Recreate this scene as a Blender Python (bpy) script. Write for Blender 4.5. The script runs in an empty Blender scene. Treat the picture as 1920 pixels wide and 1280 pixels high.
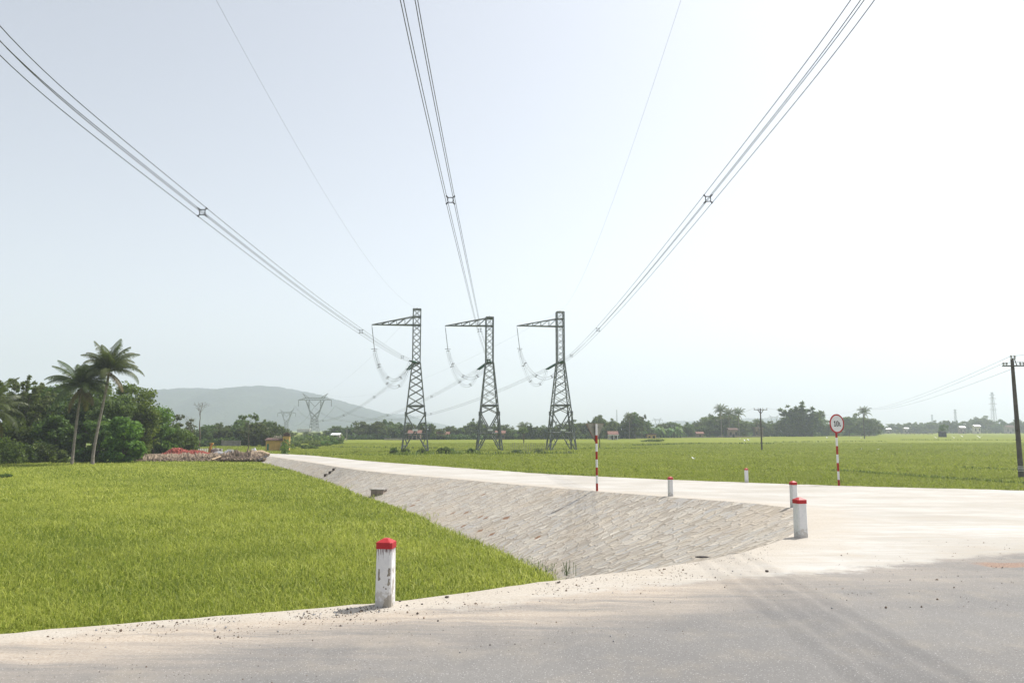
import bpy, bmesh, math, random
import numpy as np
from mathutils import Vector, Matrix
from mathutils.geometry import delaunay_2d_cdt
R = math.radians
sc = bpy.context.scene
# ------------------------------------------------------------------ camera
F = 1387.0; EYE = 1.68; PITCH = math.atan(164.0 / F)
cd = bpy.data.cameras.new('camera'); cam = bpy.data.objects.new('camera', cd)
sc.collection.objects.link(cam); sc.camera = cam
cam.location = (0, 0, EYE); cam.rotation_euler = (R(90) + PITCH, 0, 0)
cd.sensor_width = 36; cd.lens = 36 * F / 1920; cd.clip_end = 30000; cd.clip_start = 0.05
# ------------------------------------------------------------------ sky, sun, exposure
SUN_AZ = 55; SUN_EL = 56      # azimuth from +Y towards +X
world = bpy.data.worlds.new('World'); sc.world = world; world.use_nodes = True
nt = world.node_tree; nt.nodes.clear()
wo = nt.nodes.new('ShaderNodeOutputWorld'); bg = nt.nodes.new('ShaderNodeBackground')
sky = nt.nodes.new('ShaderNodeTexSky'); sky.sky_type = 'NISHITA'; sky.sun_disc = False
sky.sun_elevation = R(SUN_EL); sky.sun_rotation = R(SUN_AZ)
sky.air_density = 1.0; sky.dust_density = 2.0; sky.ozone_density = 1.0; sky.altitude = 0
hs = nt.nodes.new('ShaderNodeHueSaturation'); hs.inputs['Saturation'].default_value = 0.35; hs.inputs['Hue'].default_value = 0.498
nt.links.new(sky.outputs[0], hs.inputs['Color']); nt.links.new(hs.outputs[0], bg.inputs[0])
bg.inputs[1].default_value = 0.15
nt.links.new(bg.outputs[0], wo.inputs[0])
sd = Vector((math.sin(R(SUN_AZ)) * math.cos(R(SUN_EL)), math.cos(R(SUN_AZ)) * math.cos(R(SUN_EL)), math.sin(R(SUN_EL))))
sl = bpy.data.lights.new('sun', 'SUN'); sl.energy = 4.6; sl.angle = R(0.53); sl.color = (1, 0.955, 0.88)
so = bpy.data.objects.new('sun', sl); sc.collection.objects.link(so); so.rotation_euler = sd.to_track_quat('Z', 'Y').to_euler()
sc.view_settings.view_transform = 'Standard'; sc.view_settings.look = 'None'
sc.view_settings.exposure = 0.3; sc.view_settings.gamma = 1
sc.render.engine = 'CYCLES'
sc.cycles.max_bounces = 6; sc.cycles.diffuse_bounces = 3; sc.cycles.glossy_bounces = 2; sc.cycles.transmission_bounces = 3
sc.cycles.volume_bounces = 1; sc.cycles.transparent_max_bounces = 8
sc.cycles.use_denoising = True; sc.cycles.adaptive_threshold = 0.004
# ------------------------------------------------------------------ helpers
GZ = -2.8; RZ = -2.2          # field ground, top of the rice
cp, sp_ = math.cos(PITCH), math.sin(PITCH)
def ray(px, py):
    a = (px - 960) / F; b = (640 - py) / F
    return np.array([a, cp - b * sp_, sp_ + b * cp])
def atY(px, py, Y):
    r = ray(px, py); return np.array([0, 0, EYE]) + r * (Y / r[1])
def G(px, py, z=GZ):
    r = ray(px, py); return np.array([0, 0, EYE]) + r * ((z - EYE) / r[2])
ZY = [-100, 11, 18, 24, 27, 36, 49, 79, 94, 130]; ZZ = [0, 0, -.2, -.5, -.6, -.92, -1.25, -1.6, -1.7, -1.75]
def zr(Y): return np.interp(Y, ZY, ZZ)
def P(px, py):
    Y = 10.0
    for _ in range(60):
        q = G(px, py, float(zr(Y))); Y = .5 * Y + .5 * q[1]
    return G(px, py, float(zr(Y)))

def link(o, parent=None):
    sc.collection.objects.link(o)
    if parent is not None: o.parent = parent
    return o
def props(o, label=None, cat=None, group=None, kind=None):
    if label: o['label'] = label
    if cat: o['category'] = cat
    if group: o['group'] = group
    if kind: o['kind'] = kind
    return o
def thing(name, loc, label, cat, group=None, rotz=0):
    o = bpy.data.objects.new(name, None); o.empty_display_size = .2; link(o)
    o.location = loc; o.rotation_euler = (0, 0, rotz)
    return props(o, label, cat, group)
def copy_tree(o, parent=None):
    c = o.copy(); sc.collection.objects.link(c); c.parent = parent
    for ch in list(o.children): copy_tree(ch, c)
    return c

def npmesh(name, V, Fc, mats, parent=None, tint=None, smooth=False, attrs=None, midx=None):
    """V (n,3); Fc list of arrays (m,k) or one array"""
    me = bpy.data.meshes.new(name)
    if not isinstance(Fc, list): Fc = [Fc]
    Fc = [np.asarray(f, dtype=np.int32) for f in Fc if len(f)]
    V = np.asarray(V, dtype=np.float32)
    me.vertices.add(len(V)); me.vertices.foreach_set('co', V.ravel())
    loops = np.concatenate([f.ravel() for f in Fc])
    tot = np.concatenate([np.full(len(f), f.shape[1], dtype=np.int32) for f in Fc])
    me.loops.add(len(loops)); me.loops.foreach_set('vertex_index', loops)
    me.polygons.add(len(tot))
    st = np.zeros(len(tot), dtype=np.int32); st[1:] = np.cumsum(tot)[:-1]
    me.polygons.foreach_set('loop_start', st); me.polygons.foreach_set('loop_total', tot)
    if midx is not None: me.polygons.foreach_set('material_index', np.asarray(midx, dtype=np.int32))
    if smooth: me.polygons.foreach_set('use_smooth', np.ones(len(tot), dtype=bool))
    A = dict(attrs or {})
    if tint is not None: A['tint'] = tint
    for k, v in A.items():
        v = np.asarray(v, dtype=np.float32)
        if v.ndim == 1:
            a = me.attributes.new(k, 'FLOAT', 'POINT'); a.data.foreach_set('value', v)
        else:
            a = me.attributes.new(k, 'FLOAT_VECTOR', 'POINT'); a.data.foreach_set('vector', v.ravel())
    me.update(calc_edges=True)
    for m in (mats if isinstance(mats, (list, tuple)) else [mats]): me.materials.append(m)
    o = bpy.data.objects.new(name, me); link(o, parent)
    return o

class MB:
    def __init__(s): s.v = []; s.f = []; s.m = []
    def add(s, vs, fs, mi=0):
        n = len(s.v); s.v += [tuple(map(float, v)) for v in vs]; s.f += [tuple(i + n for i in f) for f in fs]; s.m += [mi] * len(fs)
    def box(s, c, d, rz=0, mi=0):
        cx, cy, cz = c; dx, dy, dz = d[0] / 2, d[1] / 2, d[2] / 2; C, S = math.cos(rz), math.sin(rz)
        vs = []
        for z in (-dz, dz):
            for x, y in ((-dx, -dy), (dx, -dy), (dx, dy), (-dx, dy)):
                vs.append((cx + x * C - y * S, cy + x * S + y * C, cz + z))
        s.add(vs, [(3, 2, 1, 0), (4, 5, 6, 7), (0, 1, 5, 4), (1, 2, 6, 5), (2, 3, 7, 6), (3, 0, 4, 7)], mi)
    def bar(s, a, b, w, mi=0, w2=None):
        s.tube([a, b], [w / 2 * 1.414, (w2 or w) / 2 * 1.414], 4, mi)
    def tube(s, pts, rads, n=6, mi=0, caps=True):
        pts = [Vector(p) for p in pts]
        if not hasattr(rads, '__len__'): rads = [rads] * len(pts)
        ref = None; vs = []
        for i, p in enumerate(pts):
            d = (pts[min(i + 1, len(pts) - 1)] - pts[max(i - 1, 0)]).normalized()
            if ref is None: ref = d.orthogonal().normalized() if abs(d.z) < .95 else Vector((1, 0, 0))
            u = (ref - d * ref.dot(d)).normalized(); w = d.cross(u); ref = u
            for k in range(n):
                a = 2 * math.pi * (k + .5) / n
                vs.append(p + (u * math.cos(a) + w * math.sin(a)) * rads[i])
        fs = []
        for i in range(len(pts) - 1):
            for k in range(n):
                k2 = (k + 1) % n; fs.append((i * n + k, i * n + k2, (i + 1) * n + k2, (i + 1) * n + k))
        if caps:
            fs.append(tuple(range(n))[::-1]); fs.append(tuple((len(pts) - 1) * n + k for k in range(n)))
        s.add(vs, fs, mi)
    def lathe(s, prof, c=(0, 0, 0), n=12, mi=0):
        vs = []; fs = []
        for r, z in prof:
            for k in range(n):
                a = 2 * math.pi * k / n; vs.append((c[0] + r * math.cos(a), c[1] + r * math.sin(a), c[2] + z))
        for i in range(len(prof) - 1):
            for k in range(n):
                k2 = (k + 1) % n; fs.append((i * n + k, i * n + k2, (i + 1) * n + k2, (i + 1) * n + k))
        fs.append(tuple(range(n))[::-1]); fs.append(tuple((len(prof) - 1) * n + k for k in range(n)))
        s.add(vs, fs, mi)
    def build(s, name, mats, parent=None, smooth=False):
        me = bpy.data.meshes.new(name); me.from_pydata(s.v, [], s.f); me.update()
        for m in (mats if isinstance(mats, (list, tuple)) else [mats]): me.materials.append(m)
        me.polygons.foreach_set('material_index', np.array(s.m, dtype=np.int32))
        if smooth: me.polygons.foreach_set('use_smooth', np.ones(len(s.f), dtype=bool))
        return link(bpy.data.objects.new(name, me), parent)

# ------------------------------------------------------------------ materials
class NT:
    def __init__(s, name):
        s.m = bpy.data.materials.new(name); s.m.use_nodes = True; s.t = s.m.node_tree; s.t.nodes.clear()
        s.out = s.t.nodes.new('ShaderNodeOutputMaterial')
    def n(s, typ, **k):
        x = s.t.nodes.new(typ)
        for a, b in k.items(): setattr(x, a, b)
        return x
    def l(s, a, b): s.t.links.new(a, b)
    def val(s, sock, v):
        if hasattr(v, 'is_output'): s.l(v, sock)
        else: sock.default_value = v
    def math(s, op, a, b=0.0, c=0.0, clamp=False):
        x = s.n('ShaderNodeMath', operation=op, use_clamp=clamp)
        s.val(x.inputs[0], a); s.val(x.inputs[1], b); s.val(x.inputs[2], c); return x.outputs[0]
    def mix(s, fac, a, b, blend='MIX'):
        x = s.n('ShaderNodeMix', data_type='RGBA', blend_type=blend)
        s.val(x.inputs[0], fac); s.val(x.inputs[6], a if hasattr(a, 'is_output') else (*a, 1)[:4]); s.val(x.inputs[7], b if hasattr(b, 'is_output') else (*b, 1)[:4])
        return x.outputs[2]
    def noise(s, scale, detail=4, rough=.55, vec=None, dist=0):
        x = s.n('ShaderNodeTexNoise'); x.inputs['Scale'].default_value = scale; x.inputs['Detail'].default_value = detail
        x.inputs['Roughness'].default_value = rough; x.inputs['Distortion'].default_value = dist
        if vec is not None: s.l(vec, x.inputs['Vector'])
        return x.outputs['Fac']
    def ss(s, v, a, b):
        x = s.n('ShaderNodeMapRange', interpolation_type='SMOOTHSTEP'); s.val(x.inputs[0], v)
        x.inputs[1].default_value = a; x.inputs[2].default_value = b; return x.outputs[0]
    def pos(s): return s.n('ShaderNodeNewGeometry').outputs['Position']
    def obj(s): return s.n('ShaderNodeTexCoord').outputs['Object']
    def mapv(s, v, scale=(1, 1, 1), rot=(0, 0, 0)):
        x = s.n('ShaderNodeMapping'); s.l(v, x.inputs[0]); x.inputs['Scale'].default_value = scale; x.inputs['Rotation'].default_value = rot; return x.outputs[0]
    def attr(s, k): 
        x = s.n('ShaderNodeAttribute'); x.attribute_name = k; return x
    def bsdf(s, col, rough=.8, bump=None, bs=.3, bd=.02, metal=0, spec=.3):
        b = s.n('ShaderNodeBsdfPrincipled'); s.val(b.inputs['Base Color'], col if hasattr(col, 'is_output') else (*col, 1)[:4])
        s.val(b.inputs['Roughness'], rough); b.inputs['Metallic'].default_value = metal
        b.inputs['Specular IOR Level'].default_value = spec
        if bump is not None:
            x = s.n('ShaderNodeBump'); x.inputs['Strength'].default_value = bs; x.inputs['Distance'].default_value = bd
            s.l(bump, x.inputs['Height']); s.l(x.outputs[0], b.inputs['Normal'])
        s.l(b.outputs[0], s.out.inputs['Surface']); return b
def paint(name, col, rough=.6, var=.15, scale=6, metal=0, dirt=None):
    t = NT(name); nz = t.noise(scale, 5, .6, t.obj())
    c = t.mix(t.ss(nz, .3, .75), tuple(x * (1 - var) for x in col), tuple(min(1, x * (1 + var)) for x in col))
    if dirt: c = t.mix(t.math('MULTIPLY', t.ss(t.noise(scale * 3, 6, .7, t.obj()), .52, .7), .7), c, dirt)
    t.bsdf(c, rough, nz, .2, .01, metal); return t.m
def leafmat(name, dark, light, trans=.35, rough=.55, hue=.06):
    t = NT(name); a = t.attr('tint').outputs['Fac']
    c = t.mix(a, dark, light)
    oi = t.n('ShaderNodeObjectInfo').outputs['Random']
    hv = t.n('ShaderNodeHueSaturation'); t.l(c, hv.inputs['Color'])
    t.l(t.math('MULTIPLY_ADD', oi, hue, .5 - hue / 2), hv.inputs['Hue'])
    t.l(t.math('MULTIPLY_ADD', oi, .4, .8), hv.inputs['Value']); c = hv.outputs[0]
    b = t.n('ShaderNodeBsdfPrincipled'); t.l(c, b.inputs['Base Color']); b.inputs['Roughness'].default_value = rough; b.inputs['Specular IOR Level'].default_value = .25
    tr = t.n('ShaderNodeBsdfTranslucent'); t.l(t.mix(.25, c, (.3, .45, .05)), tr.inputs['Color'])
    m = t.n('ShaderNodeMixShader'); m.inputs[0].default_value = trans
    t.l(b.outputs[0], m.inputs[1]); t.l(tr.outputs[0], m.inputs[2]); t.l(m.outputs[0], t.out.inputs['Surface'])
    return t.m
M = {}
M['steel'] = paint('galvanised_steel', (.17, .185, .18), .55, .25, 1.5, .3)
M['wire'] = paint('conductor_wire', (.10, .105, .11), .6, .1)
M['glass_green'] = paint('green_glass_insulator', (.05, .14, .12), .25, .2)
M['spacer'] = paint('spacer_metal', (.03, .03, .035), .5, .1)
M['porcelain'] = paint('porcelain', (.5, .5, .52), .3, .1)
M['concrete'] = paint('concrete', (.33, .31, .28), .85, .2, 3)
M['dkconcrete'] = paint('weathered_concrete', (.13, .115, .105), .85, .3, 1.2, 0, (.06, .05, .045))
M['white'] = paint('white_paint', (.72, .72, .72), .6, .06, 5)
M['signface'] = paint('sign_face', (.72, .73, .73), .45, .03, 8)
M['red'] = paint('red_paint', (.42, .025, .03), .5, .15, 9)
M['redband'] = paint('red_band_paint', (.36, .03, .02), .5, .2, 9)
M['black'] = paint('black_paint', (.015, .015, .015), .5, .1)
M['signback'] = paint('grey_sign_back', (.27, .27, .22), .5, .15, 4)
M['trunk'] = paint('bark', (.16, .13, .10), .9, .3, 4)
M['palmtrunk'] = paint('palm_bark', (.24, .21, .18), .9, .3, 5)
M['dirt'] = paint('dirt', (.235, .18, .13), .95, .35, 2.5, 0, (.13, .10, .08))
M['sand'] = paint('sand', (.40, .30, .20), .95, .15, 3)
M['gravel'] = paint('gravel', (.33, .33, .34), .95, .3, 9)
M['brick'] = paint('brick', (.36, .10, .07), .9, .35, 1.5)
M['yellow'] = paint('yellow_plaster', (.62, .40, .13), .85, .15, 1.5, 0, (.4, .3, .15))
M['roofdark'] = paint('dark_roof', (.13, .08, .07), .9, .3, 3)
M['roofred'] = paint('red_tile', (.22, .115, .09), .9, .3, 2)
M['roofwhite'] = paint('pale_metal_roof', (.75, .77, .8), .5, .05, 2)
M['greywall'] = paint('grey_wall', (.30, .27, .25), .9, .25, 1)
M['plaster'] = paint('pale_plaster', (.55, .5, .42), .9, .2, 1)
M['pinkwall'] = paint('brick_wall', (.25, .185, .155), .9, .25, 1)
M['dark'] = paint('dark_opening', (.02, .02, .02), .9, .1)
M['greendoor'] = paint('green_door', (.10, .22, .14), .6, .2)
M['wood'] = paint('old_wood', (.20, .14, .09), .9, .3, 3)
M['bird'] = paint('white_feathers', (.85, .85, .83), .8, .03)
M['cloth'] = paint('dark_cloth', (.05, .05, .06), .9, .1)
M['cloth2'] = paint('pale_cloth', (.5, .5, .5), .9, .1)
M['yellowmachine'] = paint('worn_yellow_paint', (.45, .26, .06), .6, .3, 3)
M['rock'] = paint('dark_stone', (.09, .075, .065), .95, .3, 12)
M['flat'] = paint('dark_scrap', (.035, .03, .03), .8, .2)
M['leaf_bright'] = leafmat('leaf_bright', (.036, .080, .012), (.20, .28, .045), .4)
M['leaf_dark'] = leafmat('leaf_dark', (.017, .040, .011), (.11, .17, .038), .33)
M['leaf_mid'] = leafmat('leaf_mid', (.030, .064, .015), (.17, .23, .055), .38)
M['leaf_bamboo'] = leafmat('leaf_bamboo', (.05, .085, .025), (.22, .27, .10), .42)
M['leaf_grey'] = leafmat('leaf_grey', (.05, .06, .04), (.19, .19, .14), .3)
M['leaf_far'] = leafmat('leaf_far', (.035, .06, .02), (.145, .185, .06), .34)
M['leaf_olive'] = leafmat('leaf_olive', (.045, .075, .022), (.19, .235, .08), .36)
M['palm'] = leafmat('palm_leaf', (.025, .042, .016), (.17, .185, .075), .3, .4)
M['palm_dry'] = leafmat('palm_dry_leaf', (.07, .06, .02), (.24, .20, .07), .3)
M['banana'] = leafmat('banana_leaf', (.05, .11, .03), (.20, .30, .12), .4)
M['weed'] = leafmat('weed', (.025, .055, .012), (.10, .16, .035), .35, .6, .02)
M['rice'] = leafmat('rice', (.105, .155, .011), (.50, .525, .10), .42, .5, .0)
M['bundgrass_shaded'] = leafmat('bund_grass_shaded', (.06, .095, .014), (.22, .28, .045), .4, .55, .0)  # grass green darkened to carry the shade along paddy gaps
M['ricefar'] = leafmat('rice_far', (.215, .26, .024), (.40, .43, .065), .42, .6, .0)
def ricecanopy():
    t = NT('rice_canopy'); p = t.pos()
    big = t.noise(.035, 3, .5, t.mapv(p, (1, 2.2, 1))); mid = t.noise(.5, 5, .6, t.mapv(p, (1, 1.6, 1))); fine = t.noise(7, 4, .7, p)
    strip = t.noise(.02, 2, .5, t.mapv(p, (.25, 4, 1)))
    c = t.mix(t.ss(big, .35, .65), (.17, .205, .016), (.245, .265, .028))
    c = t.mix(t.ss(mid, .3, .7), t.mix(.5, c, (.12, .16, .01)), c)
    c = t.mix(t.math('MULTIPLY', t.ss(strip, .5, .62), .45), c, (.25, .26, .05))
    c = t.mix(t.ss(fine, .35, .7), t.mix(.35, c, (.05, .08, .005)), c)
    t.bsdf(c, .9, fine, .5, .08, spec=.1); return t.m
M['canopy'] = ricecanopy()
def groundmat():
    t = NT('field_ground'); p = t.pos()
    n1 = t.noise(.01, 4, .6, t.mapv(p, (1, 3, 1))); n2 = t.noise(.4, 5, .6, p)
    c = t.mix(t.ss(n1, .35, .65), (.11, .16, .025), (.20, .22, .05))
    c = t.mix(t.math('MULTIPLY', t.ss(n2, .4, .7), .5), c, (.09, .10, .03))
    t.bsdf(c, .95, n2, .4, .1, spec=.1); return t.m
M['ground'] = groundmat()
def hillmat():
    t = NT('hill_forest'); p = t.pos()
    n1 = t.noise(.012, 6, .65, p); n2 = t.noise(.08, 4, .7, p)
    c = t.mix(t.ss(n1, .35, .65), (.018, .035, .028), (.055, .075, .05)); c = t.mix(t.ss(n2, .4, .65), t.mix(.6, c, (.008, .016, .012)), c)
    scar = t.attr('scar').outputs['Fac']
    s2 = t.ss(t.math('ADD', scar, t.math('MULTIPLY_ADD', n1, 1.4, -.7)), .35, .6)
    c = t.mix(s2, c, (.50, .33, .25)); t.bsdf(c, 1, n2, .8, 8, spec=0); return t.m
M['hill'] = hillmat()
def pavemat():
    t = NT('road_surface'); p = t.pos()
    d = t.attr('d').outputs['Fac']; e = t.attr('e').outputs['Fac']; tr = t.attr('track').outputs['Fac']; rd = t.attr('redsoil').outputs['Fac']; dz = t.attr('dusty').outputs['Fac']
    n_big = t.noise(.35, 5, .6, p); n_mid = t.noise(1.6, 6, .65, p); n_f = t.noise(45, 3, .7, p); n_ff = t.noise(160, 2, .7, p)
    stre = t.noise(1.3, 6, .7, t.mapv(p, (.22, 2.4, 1), (0, 0, R(-22)))); stre2 = t.noise(3.0, 6, .72, t.mapv(p, (.12, 2.6, 1), (0, 0, R(14))))
    # asphalt
    asp = t.mix(t.ss(n_big, .3, .7), (.172, .167, .162), (.215, .207, .197))
    asp = t.mix(t.math('MULTIPLY', t.ss(n_mid, .45, .75), .35), asp, (.33, .29, .23))
    vo = t.n('ShaderNodeTexVoronoi'); vo.inputs['Scale'].default_value = 95; t.l(p, vo.inputs['Vector'])
    sepc = t.n('ShaderNodeSeparateColor'); t.l(vo.outputs['Color'], sepc.inputs[0])
    agg = t.math('MULTIPLY', t.ss(sepc.outputs[0], .80, .95), t.ss(vo.outputs['Distance'], .45, .2))
    asp = t.mix(t.math('MULTIPLY', agg, .8), asp, (.55, .53, .52))
    v2 = t.n('ShaderNodeTexVoronoi'); v2.inputs['Scale'].default_value = 62; t.l(p, v2.inputs['Vector']); s2c = t.n('ShaderNodeSeparateColor'); t.l(v2.outputs['Color'], s2c.inputs[0])
    asp = t.mix(t.math('MULTIPLY', t.math('MULTIPLY', t.ss(s2c.outputs[0], .86, .95), t.ss(v2.outputs['Distance'], .42, .25)), .5), asp, (.45, .44, .42))
    asp = t.mix(t.math('MULTIPLY', t.math('MULTIPLY', t.ss(s2c.outputs[1], .80, .9), t.ss(v2.outputs['Distance'], .5, .3)), .45), asp, (.10, .095, .09))
    asp = t.mix(t.math('MULTIPLY', t.ss(n_ff, .45, .7), .35), asp, (.12, .115, .115))
    # dusty concrete
    con = t.mix(t.ss(n_big, .3, .7), (.37, .35, .315), (.50, .49, .465))
    con = t.mix(t.math('MULTIPLY', t.ss(stre2, .42, .66), .8), con, (.385, .345, .29))
    con = t.mix(t.math('MULTIPLY', t.ss(n_mid, .5, .72), .45), con, (.40, .35, .29))
    con = t.mix(t.math('MULTIPLY', t.ss(stre, .54, .68), .55), con, (.60, .585, .56))
    nearE = t.ss(t.math('ADD', e, t.math('MULTIPLY_ADD', n_mid, -1.6, .8)), 1.5, .1)
    con = t.mix(t.math('MULTIPLY', nearE, .75), con, t.mix(t.ss(n_f, .35, .65), (.35, .305, .25), (.51, .46, .39)))
    con = t.mix(t.math('MULTIPLY', t.ss(n_f, .5, .75), .3), con, (.36, .305, .245))
    # tan dust drifting onto the asphalt
    dd = t.math('ADD', d, t.math('MULTIPLY_ADD', n_big, -2.4, 1.2))
    dm = t.math('MULTIPLY', t.math('MULTIPLY', t.ss(dd, 1.9, .1), dz), t.ss(stre, .28, .6))
    asp = t.mix(t.math('MULTIPLY', dm, .8), asp, t.mix(t.ss(n_f, .3, .7), (.40, .325, .25), (.53, .46, .38)))
    fac = t.ss(t.math('ADD', d, t.math('MULTIPLY_ADD', t.noise(2.2, 7, .75, p), 1.1, -.55)), -.12, .22)
    c = t.mix(fac, con, asp)
    rs = t.ss(t.math('ADD', rd, t.math('MULTIPLY_ADD', n_mid, .9, -.45)), .3, .7)
    c = t.mix(t.math('MULTIPLY', rs, .85), c, t.mix(t.ss(n_f, .35, .65), (.20, .12, .085), (.33, .23, .17)))
    # small dark grit specks
    vg = t.n('ShaderNodeTexVoronoi'); vg.inputs['Scale'].default_value = 9; t.l(t.mapv(p, (1, 1, .01)), vg.inputs['Vector'])
    g = t.ss(vg.outputs['Distance'], .09, .04); sg = t.n('ShaderNodeSeparateColor'); t.l(vg.outputs['Color'], sg.inputs[0])
    c = t.mix(t.math('MULTIPLY', t.math('MULTIPLY', g, t.ss(sg.outputs[0], .55, .6)), .6), c, (.12, .09, .07))
    h = t.math('ADD', t.math('MULTIPLY', n_f, .5), t.math('MULTIPLY', n_ff, .5))
    t.bsdf(c, .85, h, .6, .006, spec=.25); return t.m
M['pave'] = pavemat()
def stonemat():
    t = NT('stone_pitching'); uv = t.attr('st').outputs['Vector']
    wob = t.n('ShaderNodeTexNoise'); wob.inputs['Scale'].default_value = 1.2; wob.inputs['Detail'].default_value = 3; t.l(uv, wob.inputs['Vector'])
    vm = t.n('ShaderNodeVectorMath', operation='MULTIPLY_ADD'); t.l(wob.outputs['Color'], vm.inputs[0]); vm.inputs[1].default_value = (.25, .25, 0); t.l(uv, vm.inputs[2])
    v = t.mapv(vm.outputs[0], (8.2, 2.7, 1), (0, 0, R(5)))
    a = t.n('ShaderNodeTexVoronoi', distance='CHEBYCHEV'); a.voronoi_dimensions = '2D'; a.inputs['Scale'].default_value = 1; a.inputs['Randomness'].default_value = .85; t.l(v, a.inputs['Vector'])
    b = t.n('ShaderNodeTexVoronoi', feature='DISTANCE_TO_EDGE'); b.voronoi_dimensions = '2D'; b.inputs['Scale'].default_value = 1; b.inputs['Randomness'].default_value = .85; t.l(v, b.inputs['Vector'])
    sp = t.n('ShaderNodeSeparateColor'); t.l(a.outputs['Color'], sp.inputs[0])
    n1 = t.noise(2.2, 6, .65, uv); n2 = t.noise(22, 5, .7, uv); nb = t.noise(.35, 3, .5, uv)
    cr = t.n('ShaderNodeValToRGB'); t.l(sp.outputs[0], cr.inputs[0]); e = cr.color_ramp.elements
    e[0].position = 0; e[0].color = (.29, .26, .215, 1); e[1].position = 1; e[1].color = (.52, .485, .425, 1)
    for pz, cc in ((.25, (.36, .325, .28)), (.45, (.44, .41, .36)), (.62, (.36, .35, .335)), (.8, (.42, .37, .30))):
        k = e.new(pz); k.color = (*cc, 1)
    c = t.mix(t.math('MULTIPLY', t.ss(n2, .4, .7), .3), cr.outputs[0], (.27, .24, .21))
    c = t.mix(t.math('MULTIPLY', t.ss(nb, .5, .65), .4), c, (.44, .37, .29))
    grout = t.ss(t.math('ADD', b.outputs['Distance'], t.math('MULTIPLY_ADD', n1, .16, -.08)), .10, .03)
    c = t.mix(t.math('MULTIPLY', grout, .5), c, t.mix(n1, (.26, .225, .185), (.38, .33, .265)))
    crack = t.ss(b.outputs['Distance'], .022, .006)
    c = t.mix(t.math('MULTIPLY', t.math('MULTIPLY', crack, t.ss(n1, .45, .6)), .5), c, (.10, .085, .07))
    br = t.ss(t.math('ADD', t.attr('rust').outputs['Fac'], t.math('MULTIPLY_ADD', n1, .6, -.3)), .4, .7)
    c = t.mix(br, c, (.22, .13, .08))
    h = t.math('ADD', t.math('MULTIPLY', t.ss(b.outputs['Distance'], .0, .16), .6), t.math('MULTIPLY', n2, .25)); h = t.math('ADD', h, t.math('MULTIPLY', sp.outputs[1], .5))
    t.bsdf(c, .9, h, .9, .03, spec=.2); return t.m
M['stone'] = stonemat()
def bollardmat(name, worn):
    t = NT(name); o = t.obj(); sx = t.n('ShaderNodeSeparateXYZ'); t.l(o, sx.inputs[0])
    n1 = t.noise(14, 6, .7, o); n2 = t.noise(60, 4, .7, o)
    c = t.mix(t.ss(n1, .3, .7), (.66, .66, .67), (.76, .76, .75))
    # weathering at the foot
    foot = t.ss(sx.outputs[2], .28, .0)
    dm = t.ss(t.math('ADD', t.math('MULTIPLY', foot, .28), n1), .60, .72)
    c = t.mix(t.math('MULTIPLY', dm, .6), c, (.38, .35, .31))
    if worn:
        dr = t.noise(1, 3, .6, t.mapv(o, (90, 90, 4)))
        th = t.math('MULTIPLY_ADD', t.ss(sx.outputs[2], .44, .56), -.16, .64)
        drm = t.math('GREATER_THAN', dr, th); drm = t.math('MULTIPLY', drm, t.ss(sx.outputs[2], .43, .47))
        c = t.mix(t.math('MULTIPLY', drm, .85), c, (.10, .03, .03))
        pe = t.ss(t.math('ADD', t.noise(9, 5, .6, t.mapv(o, (1, 1, .6))), t.math('MULTIPLY', sx.outputs[0], 1.1)), .585, .61)
        pe = t.math('MULTIPLY', pe, t.ss(sx.outputs[2], .40, .34))
        c = t.mix(t.math('MULTIPLY', pe, .8), c, (.30, .27, .22))
    t.bsdf(c, .75, n2, .3, .003); return t.m
M['bollard'] = bollardmat('bollard_white', False); M['bollardworn'] = bollardmat('bollard_white_worn', True)

# ------------------------------------------------------------------ near terrain: roads and stone embankment
rng = np.random.default_rng(7)
def in_poly(x, y, poly):
    ins = np.zeros(len(x), bool); n = len(poly)
    for i in range(n):
        x1, y1 = poly[i]; x2, y2 = poly[(i + 1) % n]
        if y1 == y2: continue
        c = ((y1 > y) != (y2 > y)) & (x < (x2 - x1) * (y - y1) / (y2 - y1) + x1); ins ^= c
    return ins
def dist_poly(x, y, pts):
    best = np.full(len(x), 1e9)
    for (x1, y1), (x2, y2) in zip(pts[:-1], pts[1:]):
        dx, dy = x2 - x1, y2 - y1; L = dx * dx + dy * dy + 1e-12
        t = np.clip(((x - x1) * dx + (y - y1) * dy) / L, 0, 1)
        best = np.minimum(best, np.hypot(x - x1 - t * dx, y - y1 - t * dy))
    return best
def resample(pts, n):
    pts = np.array(pts, float); s = np.r_[0, np.cumsum(np.linalg.norm(np.diff(pts, axis=0), axis=1))]
    u = np.linspace(0, s[-1], n); return np.stack([np.interp(u, s, pts[:, k]) for k in range(pts.shape[1])], 1)
def smooth_pts(pts, it=2):
    pts = np.array(pts, float)
    for _ in range(it):   # Chaikin
        q = [pts[0]]
        for a, b in zip(pts[:-1], pts[1:]): q += [.75 * a + .25 * b, .25 * a + .75 * b]
        q.append(pts[-1]); pts = np.array(q)
    return pts
edge_px = [(0, 1187), (200, 1171), (400, 1155), (550, 1143), (725, 1129), (900, 1107), (1075, 1082), (1200, 1069), (1350, 1046), (1440, 1022), (1484, 1003), (1508, 982), (1508, 964), (1489, 952), (1400, 942), (1257, 931), (1120, 921), (1028, 913), (919, 903), (766, 890), (655, 879), (582, 866), (505, 855)]
E0 = [P(*q) for q in edge_px]
E = [np.array([-40, -7.2, 0])] + E0
toe = {0: (-41.2, -4.0)}
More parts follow.
